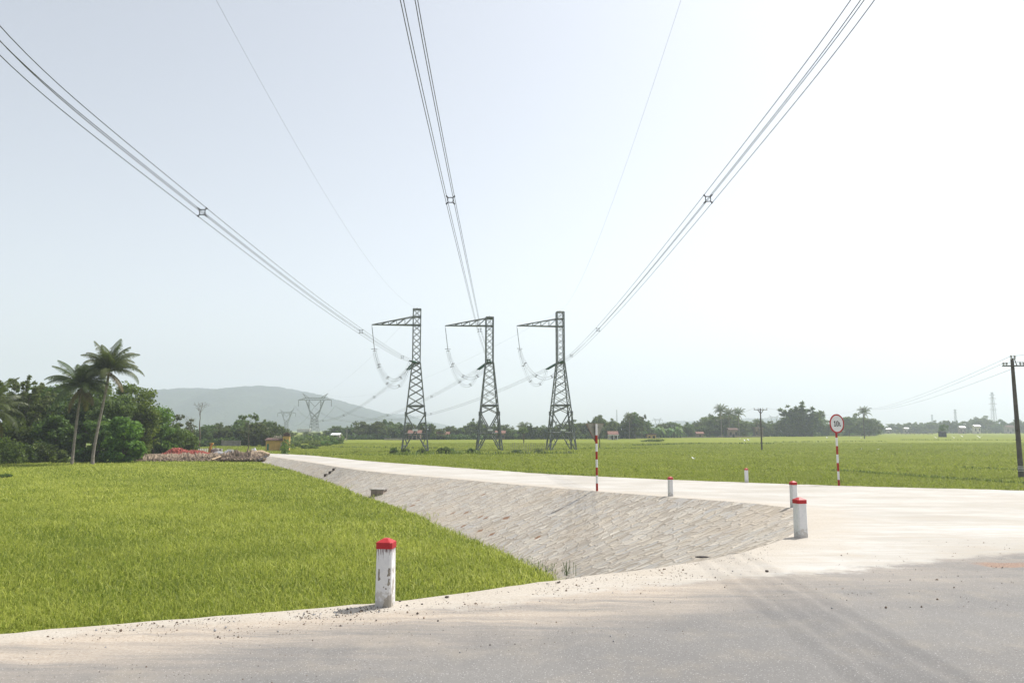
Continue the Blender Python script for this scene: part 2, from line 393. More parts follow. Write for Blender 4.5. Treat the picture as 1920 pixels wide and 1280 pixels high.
tl = [(-5.4, 9.2), (-4.6, 9.5), (-3.8, 9.8), (-3.1, 10.05), (-2.4, 10.3), (-1.4, 10.9), (-.5, 11.6), (.1, 12.2), (.7, 13.0), (1.3, 14.3), (1.6, 15.6), (1.75, 16.8), (1.75, 17.8), (1.7, 18.8), (1.5, 20), (.9, 22), (-.1, 25.1), (-1.45, 28.0)]
for i, q in enumerate(tl): toe[i + 1] = q
for i, q in zip(range(len(tl) + 1, len(E)), [(783, 957), (676, 922), (616, 900), (555, 880), (490, 865)]):
    g = G(q[0], q[1], RZ); tl.append((g[0], g[1]))
tl.append((2 * tl[-1][0] - tl[-2][0], 2 * tl[-1][1] - tl[-2][1]))
tfine = resample(tl[14:], 600)
for i in range(17, len(E)):
    toe[i] = tuple(tfine[((tfine - E[i][:2]) ** 2).sum(1).argmin()])
T = []
for i in range(len(E)):
    tx, ty = toe[i]; zt = E[i][2]; k = (zt - GZ) / (zt - RZ)
    T.append(np.array([E[i][0] + (tx - E[i][0]) * k, E[i][1] + (ty - E[i][1]) * k, GZ]))
both = smooth_pts(np.hstack([np.array(E), np.array(T)]), 2)
# dense rows along the edge
s = np.r_[0, np.cumsum(np.linalg.norm(np.diff(both[:, :3], axis=0), axis=1) * .5 + np.linalg.norm(np.diff(both[:, 3:], axis=0), axis=1) * .5)]
u = np.linspace(0, s[-1], 700); both = np.stack([np.interp(u, s, both[:, k]) for k in range(6)], 1)
both[:, 2] = zr(both[:, 1]); TE = both[:, :3].copy(); TT = both[:, 3:]
wobb = np.interp(u, np.linspace(0, s[-1], 900), rng.normal(0, .03, 900))
TE[:, 0] += wobb * .6; TE[:, 1] += wobb
NR = 22; V = []; ST = []
for j in range(NR):
    k = j / (NR - 1); row = TE * (1 - k) + TT * k; L = np.linalg.norm(TT - TE, axis=1) * k
    row = row + np.stack([np.zeros(len(u)), np.zeros(len(u)), rng.normal(0, .012, len(u)) * (0 < j < NR - 1)], 1)
    V.append(row); ST.append(np.stack([u, L, np.zeros(len(u))], 1))
V = np.concatenate(V); ST = np.concatenate(ST); n = len(u)
idx = np.arange((NR - 1) * n).reshape(NR - 1, n)[:, :-1].ravel()
rust = np.zeros(len(V))
for px, py, r in [(904, 932, .10), (875, 962, .14), (852, 963, .1), (900, 968, .10), (868, 985, .12), (913, 975, .14), (955, 968, .17), (904, 990, .16), (920, 998, .14), (893, 995, .12), (769, 946, .18), (783, 938, .15), (1000, 1003, .1)]:
    q = None; rr = ray(px, py); t0 = np.linspace(10, 60, 900)[:, None]; pts = np.array([0, 0, EYE]) + rr * t0 / rr[1]
    near = V[(V[:, 1] > 14) & (V[:, 1] < 60)]
    dd = ((near[None, ::3, :] - pts[::6, None, :]) ** 2).sum(2); k = np.unravel_index(dd.argmin(), dd.shape); q = near[::3][k[1]]
    dq = np.linalg.norm(V - q, axis=1); rust = np.maximum(rust, np.clip(1.2 - dq / (r * 1.7), 0, 1))
emb = npmesh('stone_embankment', V, np.stack([idx, idx + 1, idx + 1 + n, idx + n], 1)[:, ::-1], M['stone'], attrs={'st': ST, 'rust': rust}, smooth=False)
props(emb, 'sloping bank faced with pale laid stones below the dusty side road', kind='structure')
# far edge of the side road
far_px = [(1920, 919), (1750, 915), (1573, 910), (1400, 904), (1250, 899), (1115, 892.5), (919, 881), (800, 872), (700, 865), (620, 857), (582, 853), (509, 850)]
FE = [P(*q) for q in far_px]
FE = [np.array([75, -6, 0]), np.array([45, 12, 0]), np.array([26, 24, -.5])] + FE
FEs = smooth_pts(FE, 2); FEs = resample(FEs, 260); FEs[:, 2] = zr(FEs[:, 1])
# slope on the far side
dv = np.gradient(FEs[:, :2], axis=0); nn = np.stack([dv[:, 1], -dv[:, 0]], 1); nn /= np.linalg.norm(nn, axis=1)[:, None]
out = FEs.copy(); out[:, :2] += nn * 3.2 * ((FEs[:, 2] - GZ) / 2.8)[:, None]; out[:, 2] = GZ
m_ = len(FEs); ii = np.arange(m_ - 1)
# paved polygon
last = both[-1, :3]; endL = np.array([-47, 103.]); endR = FEs[-1, :2] + np.array([-3.5, 5.5])
poly = [tuple(q) for q in TE[:, :2]] + [(-31.5, 97), (-39, 108), tuple(endR)] + [tuple(q) for q in FEs[::-1, :2]] + [(75, -12), (-40, -12)]
def pgrid(x0, x1, y0, y1, st):
    xs, ys = np.meshgrid(np.arange(x0, x1, st), np.arange(y0, y1, st)); return xs.ravel() + rng.uniform(-.2, .2, xs.size) * st, ys.ravel() + rng.uniform(-.2, .2, xs.size) * st
gx, gy = [], []
for a in ((-9, 14, 3, 13, .22), (-2, 26, 13, 34, .5), (-45, 75, -11, 3, 1.5), (14, 60, 3, 13, 1.5), (26, 60, 13, 20, 2), (-60, 6, 34, 112, 1.6), (-40, -9, -8, 8, 1.5)):
    x, y = pgrid(*a); gx.append(x); gy.append(y)
gx = np.concatenate(gx); gy = np.concatenate(gy); pa = np.array(poly)
keep = in_poly(gx, gy, pa); gx, gy = gx[keep], gy[keep]
keep = dist_poly(gx, gy, list(pa) + [pa[0]]) > .12; gx, gy = gx[keep], gy[keep]
allp = [Vector(q) for q in poly] + [Vector((float(a), float(b))) for a, b in zip(gx, gy)]
vs, es, fs, _, _, _ = delaunay_2d_cdt(allp, [(i, (i + 1) % len(poly)) for i in range(len(poly))], [], 1, 1e-4)
vx = np.array([tuple(v) for v in vs]); fa = np.array(fs)
edge_d = dist_poly(vx[:, 0], vx[:, 1], [tuple(q) for q in TE[:, :2]])
z = zr(vx[:, 1]) + np.where(edge_d > .05, rng.normal(0, .006, len(vx)), 0)
asp_px = [(0, 1200), (250, 1178), (450, 1163), (700, 1147), (900, 1132), (1100, 1108), (1360, 1083), (1564, 1070), (1780, 1047), (1920, 1036)]
AL = [P(*q) for q in asp_px]; AL = [np.array([-45, -9.0, 0])] + AL + [AL[-1] + (AL[-1] - AL[-3]) * k for k in (2, 6)]
alp = [tuple(q[:2]) for q in AL]; ad = dist_poly(vx[:, 0], vx[:, 1], alp)
apoly = alp + [(80, -40), (-60, -40)]
ad = np.where(in_poly(vx[:, 0], vx[:, 1], apoly), ad, -ad)
trk = np.zeros(len(vx))
for tp in ([(1440, 1095), (1560, 1140), (1700, 1205), (1830, 1280), (1950, 1350)], [(1530, 1092), (1660, 1142), (1800, 1200), (1960, 1290)], [(1390, 1110), (1500, 1170), (1600, 1240), (1660, 1300)], [(1330, 1125), (1440, 1190), (1520, 1260), (1560, 1330)]):
    pl = [tuple(P(*q)[:2]) for q in smooth_pts(tp, 1)]
    d_ = dist_poly(vx[:, 0], vx[:, 1], pl); trk = np.maximum(trk, np.clip(1.25 - d_ / .13, 0, 1))
rc = P(1900, 1058); rdv = np.clip(1.2 - np.hypot((vx[:, 0] - rc[0]) / .75, (vx[:, 1] - rc[1]) / .26), 0, 1)
dst = np.clip((4.2 - vx[:, 0]) / 2.5, .35, 1)
pav = npmesh('road', np.c_[vx, z], fa, M['pave'], attrs={'d': ad, 'e': edge_d, 'track': trk, 'redsoil': rdv, 'dusty': dst}, smooth=True)
props(pav, 'grey asphalt road with a pale dusty concrete side road branching off', kind='structure')
for nm, vv, ff in (('roadside_bank', np.concatenate([FEs, out]), np.stack([ii, ii + 1, ii + 1 + m_, ii + m_], 1)),):
    o = npmesh(nm, vv, ff, M['dirt']); props(o, kind='structure')
# far ground
S_ = 3800
gxs = np.array([-S_, -1200, -400, -150, -60, 0, 60, 150, 400, 1200, S_], float); gys = np.array([-60, 0, 60, 150, 400, 900, 2000, S_], float)
xx, yy = np.meshgrid(gxs, gys); nx = len(gxs); k = np.arange((len(gys) - 1) * nx).reshape(-1, nx)[:, :-1].ravel()
o = npmesh('ground', np.c_[xx.ravel(), yy.ravel(), np.full(xx.size, GZ)], np.stack([k, k + 1, k + 1 + nx, k + nx], 1), M['ground']); props(o, kind='structure')

# ------------------------------------------------------------------ rice
def blades(pts, z0, h, w, lean, tint, drop=.25):
    n = len(pts); a = rng.uniform(0, 2 * np.pi, n); b = a + np.pi / 2 + rng.normal(0, .5, n)
    dx, dy = np.cos(a), np.sin(a); wx, wy = np.cos(b) * w / 2, np.sin(b) * w / 2
    L = lean * rng.uniform(.3, 1.3, n)
    V = np.zeros((n, 5, 3)); x, y = pts[:, 0], pts[:, 1]
    V[:, 0] = np.c_[x - wx, y - wy, z0]; V[:, 1] = np.c_[x + wx, y + wy, z0]
    mx, my, mz = x + dx * L * .35, y + dy * L * .35, z0 + h
    V[:, 2] = np.c_[mx - wx, my - wy, mz]; V[:, 3] = np.c_[mx + wx, my + wy, mz]
    V[:, 4] = np.c_[x + dx * L, y + dy * L, z0 + h * (1 - drop * rng.uniform(-.8, 1.4, n))]
    k = np.arange(n) * 5
    Fq = np.stack([k, k + 1, k + 3, k + 2], 1); Ft = np.stack([k + 2, k + 3, k + 4], 1)
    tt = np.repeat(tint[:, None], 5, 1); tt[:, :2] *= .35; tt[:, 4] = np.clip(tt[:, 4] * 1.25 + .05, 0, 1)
    return V.reshape(-1, 3), Fq, Ft, tt.ravel()
def blade_obj(name, sets, mat, parent=None, extra=None):
    Vs, Q, Tt, tn = [], [], [], []; off = 0
    for V, q, t, ti in sets:
        Vs.append(V); Q.append(q + off); Tt.append(t + off); tn.append(ti); off += len(V)
    return npmesh(name, np.concatenate(Vs), [np.concatenate(Q), np.concatenate(Tt)], mat, parent, tint=np.concatenate(tn))
def lowfreq(x, y, s=1.0):
    return (np.sin(x * .9 * s + 1.3 * np.sin(y * .7 * s)) + np.sin(y * 1.3 * s + 1.7 * np.sin(x * .5 * s + 2)) + np.sin((x + y) * .37 * s)) / 3
toe_r = TE + (TT - TE) * ((TE[:, 2] - (RZ - .12)) / (TE[:, 2] - GZ))[:, None]
Lpoly = [tuple(q) for q in toe_r[::5, :2]] + [(-46, 91.5), (-60, 90), (-95, 84), (-95, -3), (-43, -3)]
outr = FEs + (out - FEs) * ((FEs[:, 2] - (RZ - .1)) / (FEs[:, 2] - GZ))[:, None]
Rpoly = [tuple(q) for q in outr[:, :2]] + [(-45, 112), (-75, 125), (-75, 215), (75, 215), (190, 215), (190, -4), (78, -4)]
def scatter(poly, box, dens, cone=True):
    x0, x1, y0, y1 = box; N = int((x1 - x0) * (y1 - y0) * dens)
    x = rng.uniform(x0, x1, N); y = rng.uniform(y0, y1, N)
    if cone:
        k = (np.abs(x) < .74 * y + 2.5); x, y = x[k], y[k]
    k = in_poly(x, y, np.array(poly)); return np.c_[x[k], y[k]]
def rice_sets(poly, bands, xlim):
    out_ = []
    for y0, y1, dens, w, h in bands:
        p = scatter(poly, (xlim[0], xlim[1], y0, y1), dens)
        if len(p) == 0: continue
        n_ = len(p); lf = lowfreq(p[:, 0], p[:, 1]); lf2 = lowfreq(p[:, 0], p[:, 1], .15)
        ti = np.clip(.42 + .17 * lf + .15 * lf2 + rng.normal(0, .24, n_), 0, 1)
        zz = RZ - .42 + .03 * lf
        out_.append(blades(p, zz, h * rng.uniform(.7, 1.12, n_), w * rng.uniform(.7, 1.3, n_), .34 if y0 < 60 else .3, ti, .5))
    return out_
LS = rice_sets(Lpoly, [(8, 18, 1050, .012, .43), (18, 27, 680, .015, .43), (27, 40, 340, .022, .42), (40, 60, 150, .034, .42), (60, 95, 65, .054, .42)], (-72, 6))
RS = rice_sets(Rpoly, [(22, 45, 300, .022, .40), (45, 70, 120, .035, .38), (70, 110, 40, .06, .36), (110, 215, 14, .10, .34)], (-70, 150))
def canopy(name, poly, zc, stp, lab):
    x, y = pgrid(min(q[0] for q in poly), max(q[0] for q in poly), min(q[1] for q in poly), max(q[1] for q in poly), stp)
    k = in_poly(x, y, np.array(poly)); x, y = x[k], y[k]
    pts = [Vector(q) for q in poly] + [Vector((float(a), float(b))) for a, b in zip(x, y)]
    vs, es, fs, _, _, _ = delaunay_2d_cdt(pts, [(i, (i + 1) % len(poly)) for i in range(len(poly))], [], 1, 1e-4)
    v = np.array([tuple(q) for q in vs]); z = np.full(len(v), zc) + rng.normal(0, .03, len(v))
    return v, z, np.array(fs)
def rice_field(name, poly, sets, label, stp, mat):
    v, z, f = canopy(name, poly, RZ - .27, stp, label)
    o = blade_obj(name, sets, [mat]); props(o, label, 'rice field', kind='stuff')
    c = npmesh('rice_undergrowth', np.c_[v, z], f, M['canopy'], smooth=True); props(c, label + ', its dense lower leaves', 'rice field', kind='stuff')
    return o
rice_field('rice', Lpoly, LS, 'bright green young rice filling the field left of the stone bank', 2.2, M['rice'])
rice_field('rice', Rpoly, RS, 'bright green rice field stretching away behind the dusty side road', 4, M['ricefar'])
# far paddies out to the tree line
Fp = [(-75, 215), (-200, 260), (-420, 420), (-420, 700), (-200, 1000), (900, 1000), (900, 215)]
v, z, f = canopy('far', Fp, RZ - .1, 25, ''); o = npmesh('far_rice', np.c_[v, z], f, M['canopy'], smooth=True); props(o, 'distant flat paddies reaching to the tree line', 'rice field', kind='stuff')
def bund(px, width, h, mat, label, dens=22, zb=RZ):  # grass strip; its darker green stands in for the taller rice's shadow side
    pts = [G(x, y, zb)[:2] for x, y in px]; Ls = 0; P_ = []
    for a, b in zip(pts[:-1], pts[1:]):
        L = np.linalg.norm(b - a); n_ = max(20, min(5000, int(L * dens))); t = rng.uniform(0, 1, n_)[:, None]
        P_.append(a + (b - a) * t + rng.normal(0, width / 2.5, (n_, 2)))
    p = np.concatenate(P_); Yd = p[:, 1].mean(); w = .028 * max(1, Yd / 30)
    ti = np.clip(rng.normal(.35, .25, len(p)), 0, 1)
    o = blade_obj('grass_bund', [blades(p, np.full(len(p), zb - .35), (.35 + h * .6) * rng.uniform(.5, 1.1, len(p)), w * rng.uniform(.6, 1.3, len(p)), .3, ti)], mat)
    props(o, label, 'grass', kind='stuff')
bund([(1560, 880), (1680, 888), (1800, 897), (1935, 906)], .5, .16, M['bundgrass_shaded'], 'grassy bund, darkened as rice shade, running through the rice behind the weight limit sign', 60)
bund([(1800, 875), (1935, 880)], .6, .14, M['bundgrass_shaded'], 'grassy bund, darkened as rice shade, beside the leaning utility pole', 40)
bund([(960, 882), (1120, 890)], .35, .06, M['bundgrass_shaded'], 'low weeds along the far edge of the side road', 60)
bund([(1190, 834), (1300, 831), (1450, 831)], 1.5, .4, M['bundgrass_shaded'], 'wide grassy bund in the far paddies before the banana plants', 10)
bund([(620, 837), (860, 840)], 1.0, .25, M['bundgrass_shaded'], 'far grassy bund behind the left pylon', 10)
bund([(560, 851), (760, 851)], .6, .15, M['bundgrass_shaded'], 'grassy bund, darkened as rice shade, between the side road and the left pylon', 14)
bund([(1000, 841), (1220, 839)], .9, .2, M['bundgrass_shaded'], 'far grassy bund behind the right pylon', 10)
bund([(1450, 828), (1660, 827)], 1.2, .3, M['bundgrass_shaded'], 'far grassy bund behind the round sign', 8)
bund([(1690, 824), (1915, 824.5)], 1.2, .3, M['bundgrass_shaded'], 'far grassy bund under the row of egrets', 8)
bund([(430, 879), (545, 880)], .3, .08, M['bundgrass_shaded'], 'faint gap in the rice, darkened as shade, at the far end of the stone bank', 50)
bund([(740, 851), (860, 849), (900, 849)], 1.6, .7, M['bundgrass_shaded'], 'tall weeds around the foot of the left and middle pylons', 18)
bund([(895, 850), (1080, 848)], 1.1, .5, M['bundgrass_shaded'], 'weeds around the feet of the middle and right pylons', 16)

# ------------------------------------------------------------------ hills
def hill(name, prof, Y, depth, label, scarpx=None, base=-6, rough=1.0):
    xs_px = np.linspace(prof[0][0], prof[-1][0], 260); top = np.interp(xs_px, [p[0] for p in prof], [p[1] for p in prof])
    crest = np.array([atY(a, b, Y) for a, b in zip(xs_px, top)])
    nj = 60; tt = np.linspace(-1, 1, nj); V = []; SC = []
    lx = crest[:, 0]; r1 = np.random.default_rng(3)
    for t in tt:
        fall = np.cos(t * np.pi / 2) ** 1.15
        y = Y + t * depth
        n = (np.sin(lx * .011 + 3 * t) * .5 + np.sin(lx * .027 + 7 * t + 1) * .3 + np.sin(lx * .06 - 11 * t) * .15) * rough
        h = crest[:, 2] - base
        z = base + h * fall * (1 + .10 * n * (1 - fall)) + n * h * .10 * np.sin(t * np.pi) ** 2 + r1.normal(0, 1.0, len(lx)) * fall + np.convolve(r1.normal(0, 1, len(lx)), [.3, .5, .3], 'same') * 2.2 * fall ** 6
        V.append(np.c_[lx, np.full(len(lx), y) + n * 10 * abs(t), z])
        if scarpx:
            dx = (xs_px - scarpx[0]) / scarpx[2]; pz = 804 - (z - EYE) / y * F; dy = (pz - scarpx[1]) / scarpx[3]
            SC.append(np.clip(1.3 - np.hypot(dx, dy), 0, 1) * (t < 0))
        else: SC.append(np.zeros(len(lx)))
    n = len(lx); k = np.arange((nj - 1) * n).reshape(-1, n)[:, :-1].ravel()
    o = npmesh(name, np.concatenate(V), np.stack([k, k + 1, k + 1 + n, k + n], 1), M['hill'], smooth=True, attrs={'scar': np.concatenate(SC)})
    props(o, label, kind='structure')
hill('hills', [(120, 800), (200, 778), (270, 748), (290, 741), (330, 732), (372, 729), (405, 731), (440, 733), (475, 725), (500, 724), (530, 727), (560, 733), (600, 741), (640, 753), (680, 765), (720, 776), (745, 784), (780, 797), (800, 806)], 2300, 650, 'blue grey wooded hill with a pale quarry scar low on its left', (300, 764, 28, 16))
hill('hills', [(660, 800), (705, 785), (735, 777), (765, 777), (800, 790), (835, 797), (870, 806)], 2900, 400, 'low distant hill fading into haze behind the left pylon', None)
hill('hills', [(1130, 805), (1200, 797), (1265, 790), (1300, 791), (1340, 787), (1440, 784), (1500, 786), (1560, 792), (1640, 800), (1720, 805)], 2800, 400, 'long low hazy ridge behind the right tree line', None)

# ------------------------------------------------------------------ bollards
def bollard(px, py, pt, w, rot, worn, label, grp='red topped roadside bollards'):
    q = P(px, py); H = atY(px, pt, q[1])[2] - q[2] + .02; t = thing('bollard', (q[0], q[1], q[2] - .02), label, 'bollard', grp, rot)
    b = bmesh.new(); c = .018
    def ring(h, w_, ch): 
        a = w_ / 2; return [b.verts.new(v) for v in ((-a + ch, -a, h), (a - ch, -a, h), (a, -a + ch, h), (a, a - ch, h), (a - ch, a, h), (-a + ch, a, h), (-a, a - ch, h), (-a, -a + ch, h))]
    def join(r1, r2):
        for i in range(8): b.faces.new((r1[i], r1[(i + 1) % 8], r2[(i + 1) % 8], r2[i]))
    cap0 = H * .865
    r0 = ring(-.3, w * 1.02, c); r1_ = ring(.02, w * 1.01, c); r2 = ring(H * .5, w * .98, c); r3 = ring(cap0, w * .97, c)
    join(r0, r1_); join(r1_, r2); join(r2, r3); b.faces.new(r3)
    me = bpy.data.meshes.new('post'); b.to_mesh(me); b.free(); me.materials.append(M['bollardworn' if worn else 'bollard']); link(bpy.data.objects.new('post', me), t)
    b = bmesh.new(); r0 = ring(cap0 - .005, w * 1.03, c); r1_ = ring(H * .945, w * 1.03, c); r2 = ring(H * .95, w * 1.0, c); r3 = ring(H, w * .28, .004)
    join(r0, r1_); join(r1_, r2); join(r2, r3); b.faces.new(r3); b.faces.new(r0[::-1])
    me = bpy.data.meshes.new('cap'); b.to_mesh(me); b.free(); me.materials.append(M['red']); link(bpy.data.objects.new('cap', me), t)
    return t
near_b = bollard(722, 1134, 1008, .158, R(-9), True, 'nearest bollard with black drips and peeling white paint beside the rice')
bollard(1502, 1007, 932, .165, R(14), False, 'white bollard with two dark dots at the sandy corner of the bank')
bollard(1489, 951, 901, .145, R(10), False, 'white bollard standing just behind the one at the corner')
bollard(1257.5, 930, 893, .15, R(8), False, 'white bollard at the top edge of the stone bank right of the striped pole')
bollard(1400, 904.5, 877, .15, R(5), False, 'small far bollard on the opposite side of the side road')

def patch(pts, x, z):
    m = MB(); n = len(pts); yf = -.158 * .485 - .0022
    m.add([(x + a, yf, z + b) for a, b in pts] + [(x + a, yf + .004, z + b) for a, b in pts], [tuple(range(n)), tuple(range(2 * n - 1, n - 1, -1))] + [(k, n + k, n + (k + 1) % n, (k + 1) % n) for k in range(n)])
    m.build('bare_patch', M['concrete_bare'], near_b)
M['concrete_bare'] = paint('bare_concrete', (.27, .245, .205), .95, .3, 40)
patch([(0, 0), (.012, -.004), (.018, .006), (.026, .008), (.022, .024), (.015, .030), (.017, .07), (.016, .105), (.003, .107), (.001, .06)], -.050, .265)
patch([(0, .01), (.01, 0), (.02, .012), (.03, .006), (.034, .03), (.026, .05), (.033, .075), (.018, .085), (.008, .06), (.012, .035)], .038, .30)
patch([(0, 0), (.012, -.008), (.024, .0), (.03, .016), (.022, .035), (.028, .055), (.012, .06), (.008, .03)], .042, .225)
patch([(0, 0), (.01, -.004), (.015, .006), (.006, .012)], .0, .20); patch([(0, 0), (.014, -.003), (.02, .006), (.008, .014), (-.002, .008)], .022, .185)
# ------------------------------------------------------------------ signs
def striped(mb, base, top, r, bands, n=14):
    z = base
    for h, mi in bands:
        mb.lathe([(r, z), (r, z + h)], n=n, mi=mi); z += h
q = P(1573, 909); t = thing('weight_limit_sign', (q[0], q[1], q[2] - .02), 'round white sign with red rim reading 10t on a red and white striped pole', 'road sign'); t.scale = (1.03, 1.03, (atY(1571, 776, q[1])[2] - q[2] + .02) / 2.994)
m = MB(); bh = .352; striped(m, 0, 0, .046, [(.24, 1), (bh, 0), (bh, 1), (bh, 0), (bh, 1), (bh, 0), (.2, 1), (.66, 1)]); m.build('pole', [M['white'], M['redband']], t)
face = thing('x', (0, 0, 0), None, None); bpy.data.objects.remove(face)
rad = .40; cz = 2.19 + rad; ang = math.radians(20)
def disc(mb, r, y0, y1, n=48):
    vs = [(r * math.cos(2 * math.pi * k / n), y, cz + r * math.sin(2 * math.pi * k / n)) for y in (y0, y1) for k in range(n)]
    mb.add(vs, [tuple(range(n)), tuple(range(2 * n - 1, n - 1, -1))] + [(k, n + k, n + (k + 1) % n, (k + 1) % n) for k in range(n)])
def rotd(o): o.rotation_euler = (0, 0, ang); return o
m = MB(); disc(m, rad, -.062, -.052); rimo = m.build('plate', M['signback'], t); rotd(rimo)
m = MB()
n_ = 56
vs = []
for r, y in ((rad + .004, -.050), (rad + .004, -.072), (rad - .055, -.072), (rad - .055, -.050)):
    vs += [(r * math.cos(2 * math.pi * k / n_), y, cz + r * math.sin(2 * math.pi * k / n_)) for k in range(n_)]
m.add(vs, [(j * n_ + k, j * n_ + (k + 1) % n_, ((j + 1) % 4) * n_ + (k + 1) % n_, ((j + 1) % 4) * n_ + k) for j in range(4) for k in range(n_)])
rotd(m.build('rim', M['red'], t))
m = MB(); disc(m, rad - .054, -.068, -.063); rotd(m.build('sign_face', M['signface'], t))
m = MB(); yy_ = -.0695
def gl(x0, z0, x1, z1): m.box(((x0 + x1) / 2, yy_, cz + (z0 + z1) / 2), (x1 - x0, .003, z1 - z0))
b0, t0_ = -.115, .115      # 1
gl(-.135, b0 + .03, -.09, t0_); gl(-.17, t0_ - .07, -.135, t0_ - .02); gl(-.17, b0, -.055, b0 + .03)
gl(-.035, b0 + .035, .008, t0_ - .035); gl(.052, b0 + .035, .095, t0_ - .035); gl(-.015, b0, .075, b0 + .035); gl(-.015, t0_ - .035, .075, t0_)   # 0
gl(.13, b0 + .035, .165, .055); gl(.105, .03, .13, .055); gl(.145, b0, .20, b0 + .035); gl(.20, b0 + .015, .22, b0 + .06)   # t
rotd(m.build('lettering', M['black'], t))
q = P(1119.5, 920); t = thing('warning_sign', (q[0], q[1], q[2] - .02), 'downward pointing triangular sign seen from its plain grey back on a striped pole', 'road sign'); t.scale = (1.03, 1.03, (atY(1119.5, 794, q[1])[2] - q[2] + .02) / 2.57)
m = MB(); bh = .3; striped(m, 0, 0, .042, [(.31, 1), (bh, 0), (bh, 1), (bh, 0), (bh, 1), (bh, 0), (.32, 1), (.43, 0)]); m.build('pole', [M['white'], M['redband']], t)
a = .39; zt = 2.55
def tri(mb, a, zt, zb, y0, y1, mi=0):
    vs = [(x, y, z) for y in (y0, y1) for x, z in ((-a, zt), (-a + .03, zt + .02), (a - .03, zt + .02), (a, zt), (.03, zb), (-.03, zb))]
    mb.add(vs, [tuple(range(6)), tuple(range(11, 5, -1))] + [(k, 6 + k, 6 + (k + 1) % 6, (k + 1) % 6) for k in range(6)], mi)
m = MB(); tri(m, a, zt, zt - .66, .050, .056); o = m.build('plate', M['signback'], t); o.rotation_euler = (0, 0, R(30))
m = MB(); tri(m, a + .006, zt + .004, zt - .672, .058, .064); o = m.build('sign_face', M['red'], t); o.rotation_euler = (0, 0, R(30))
for zz, ww in ((.12, .3), (.3, .2)):
    m = MB(); m.box((0, .047, zt - zz), (ww, .012, .03)); o = m.build('bracket', M['steel'], t); o.rotation_euler = (0, 0, R(30))

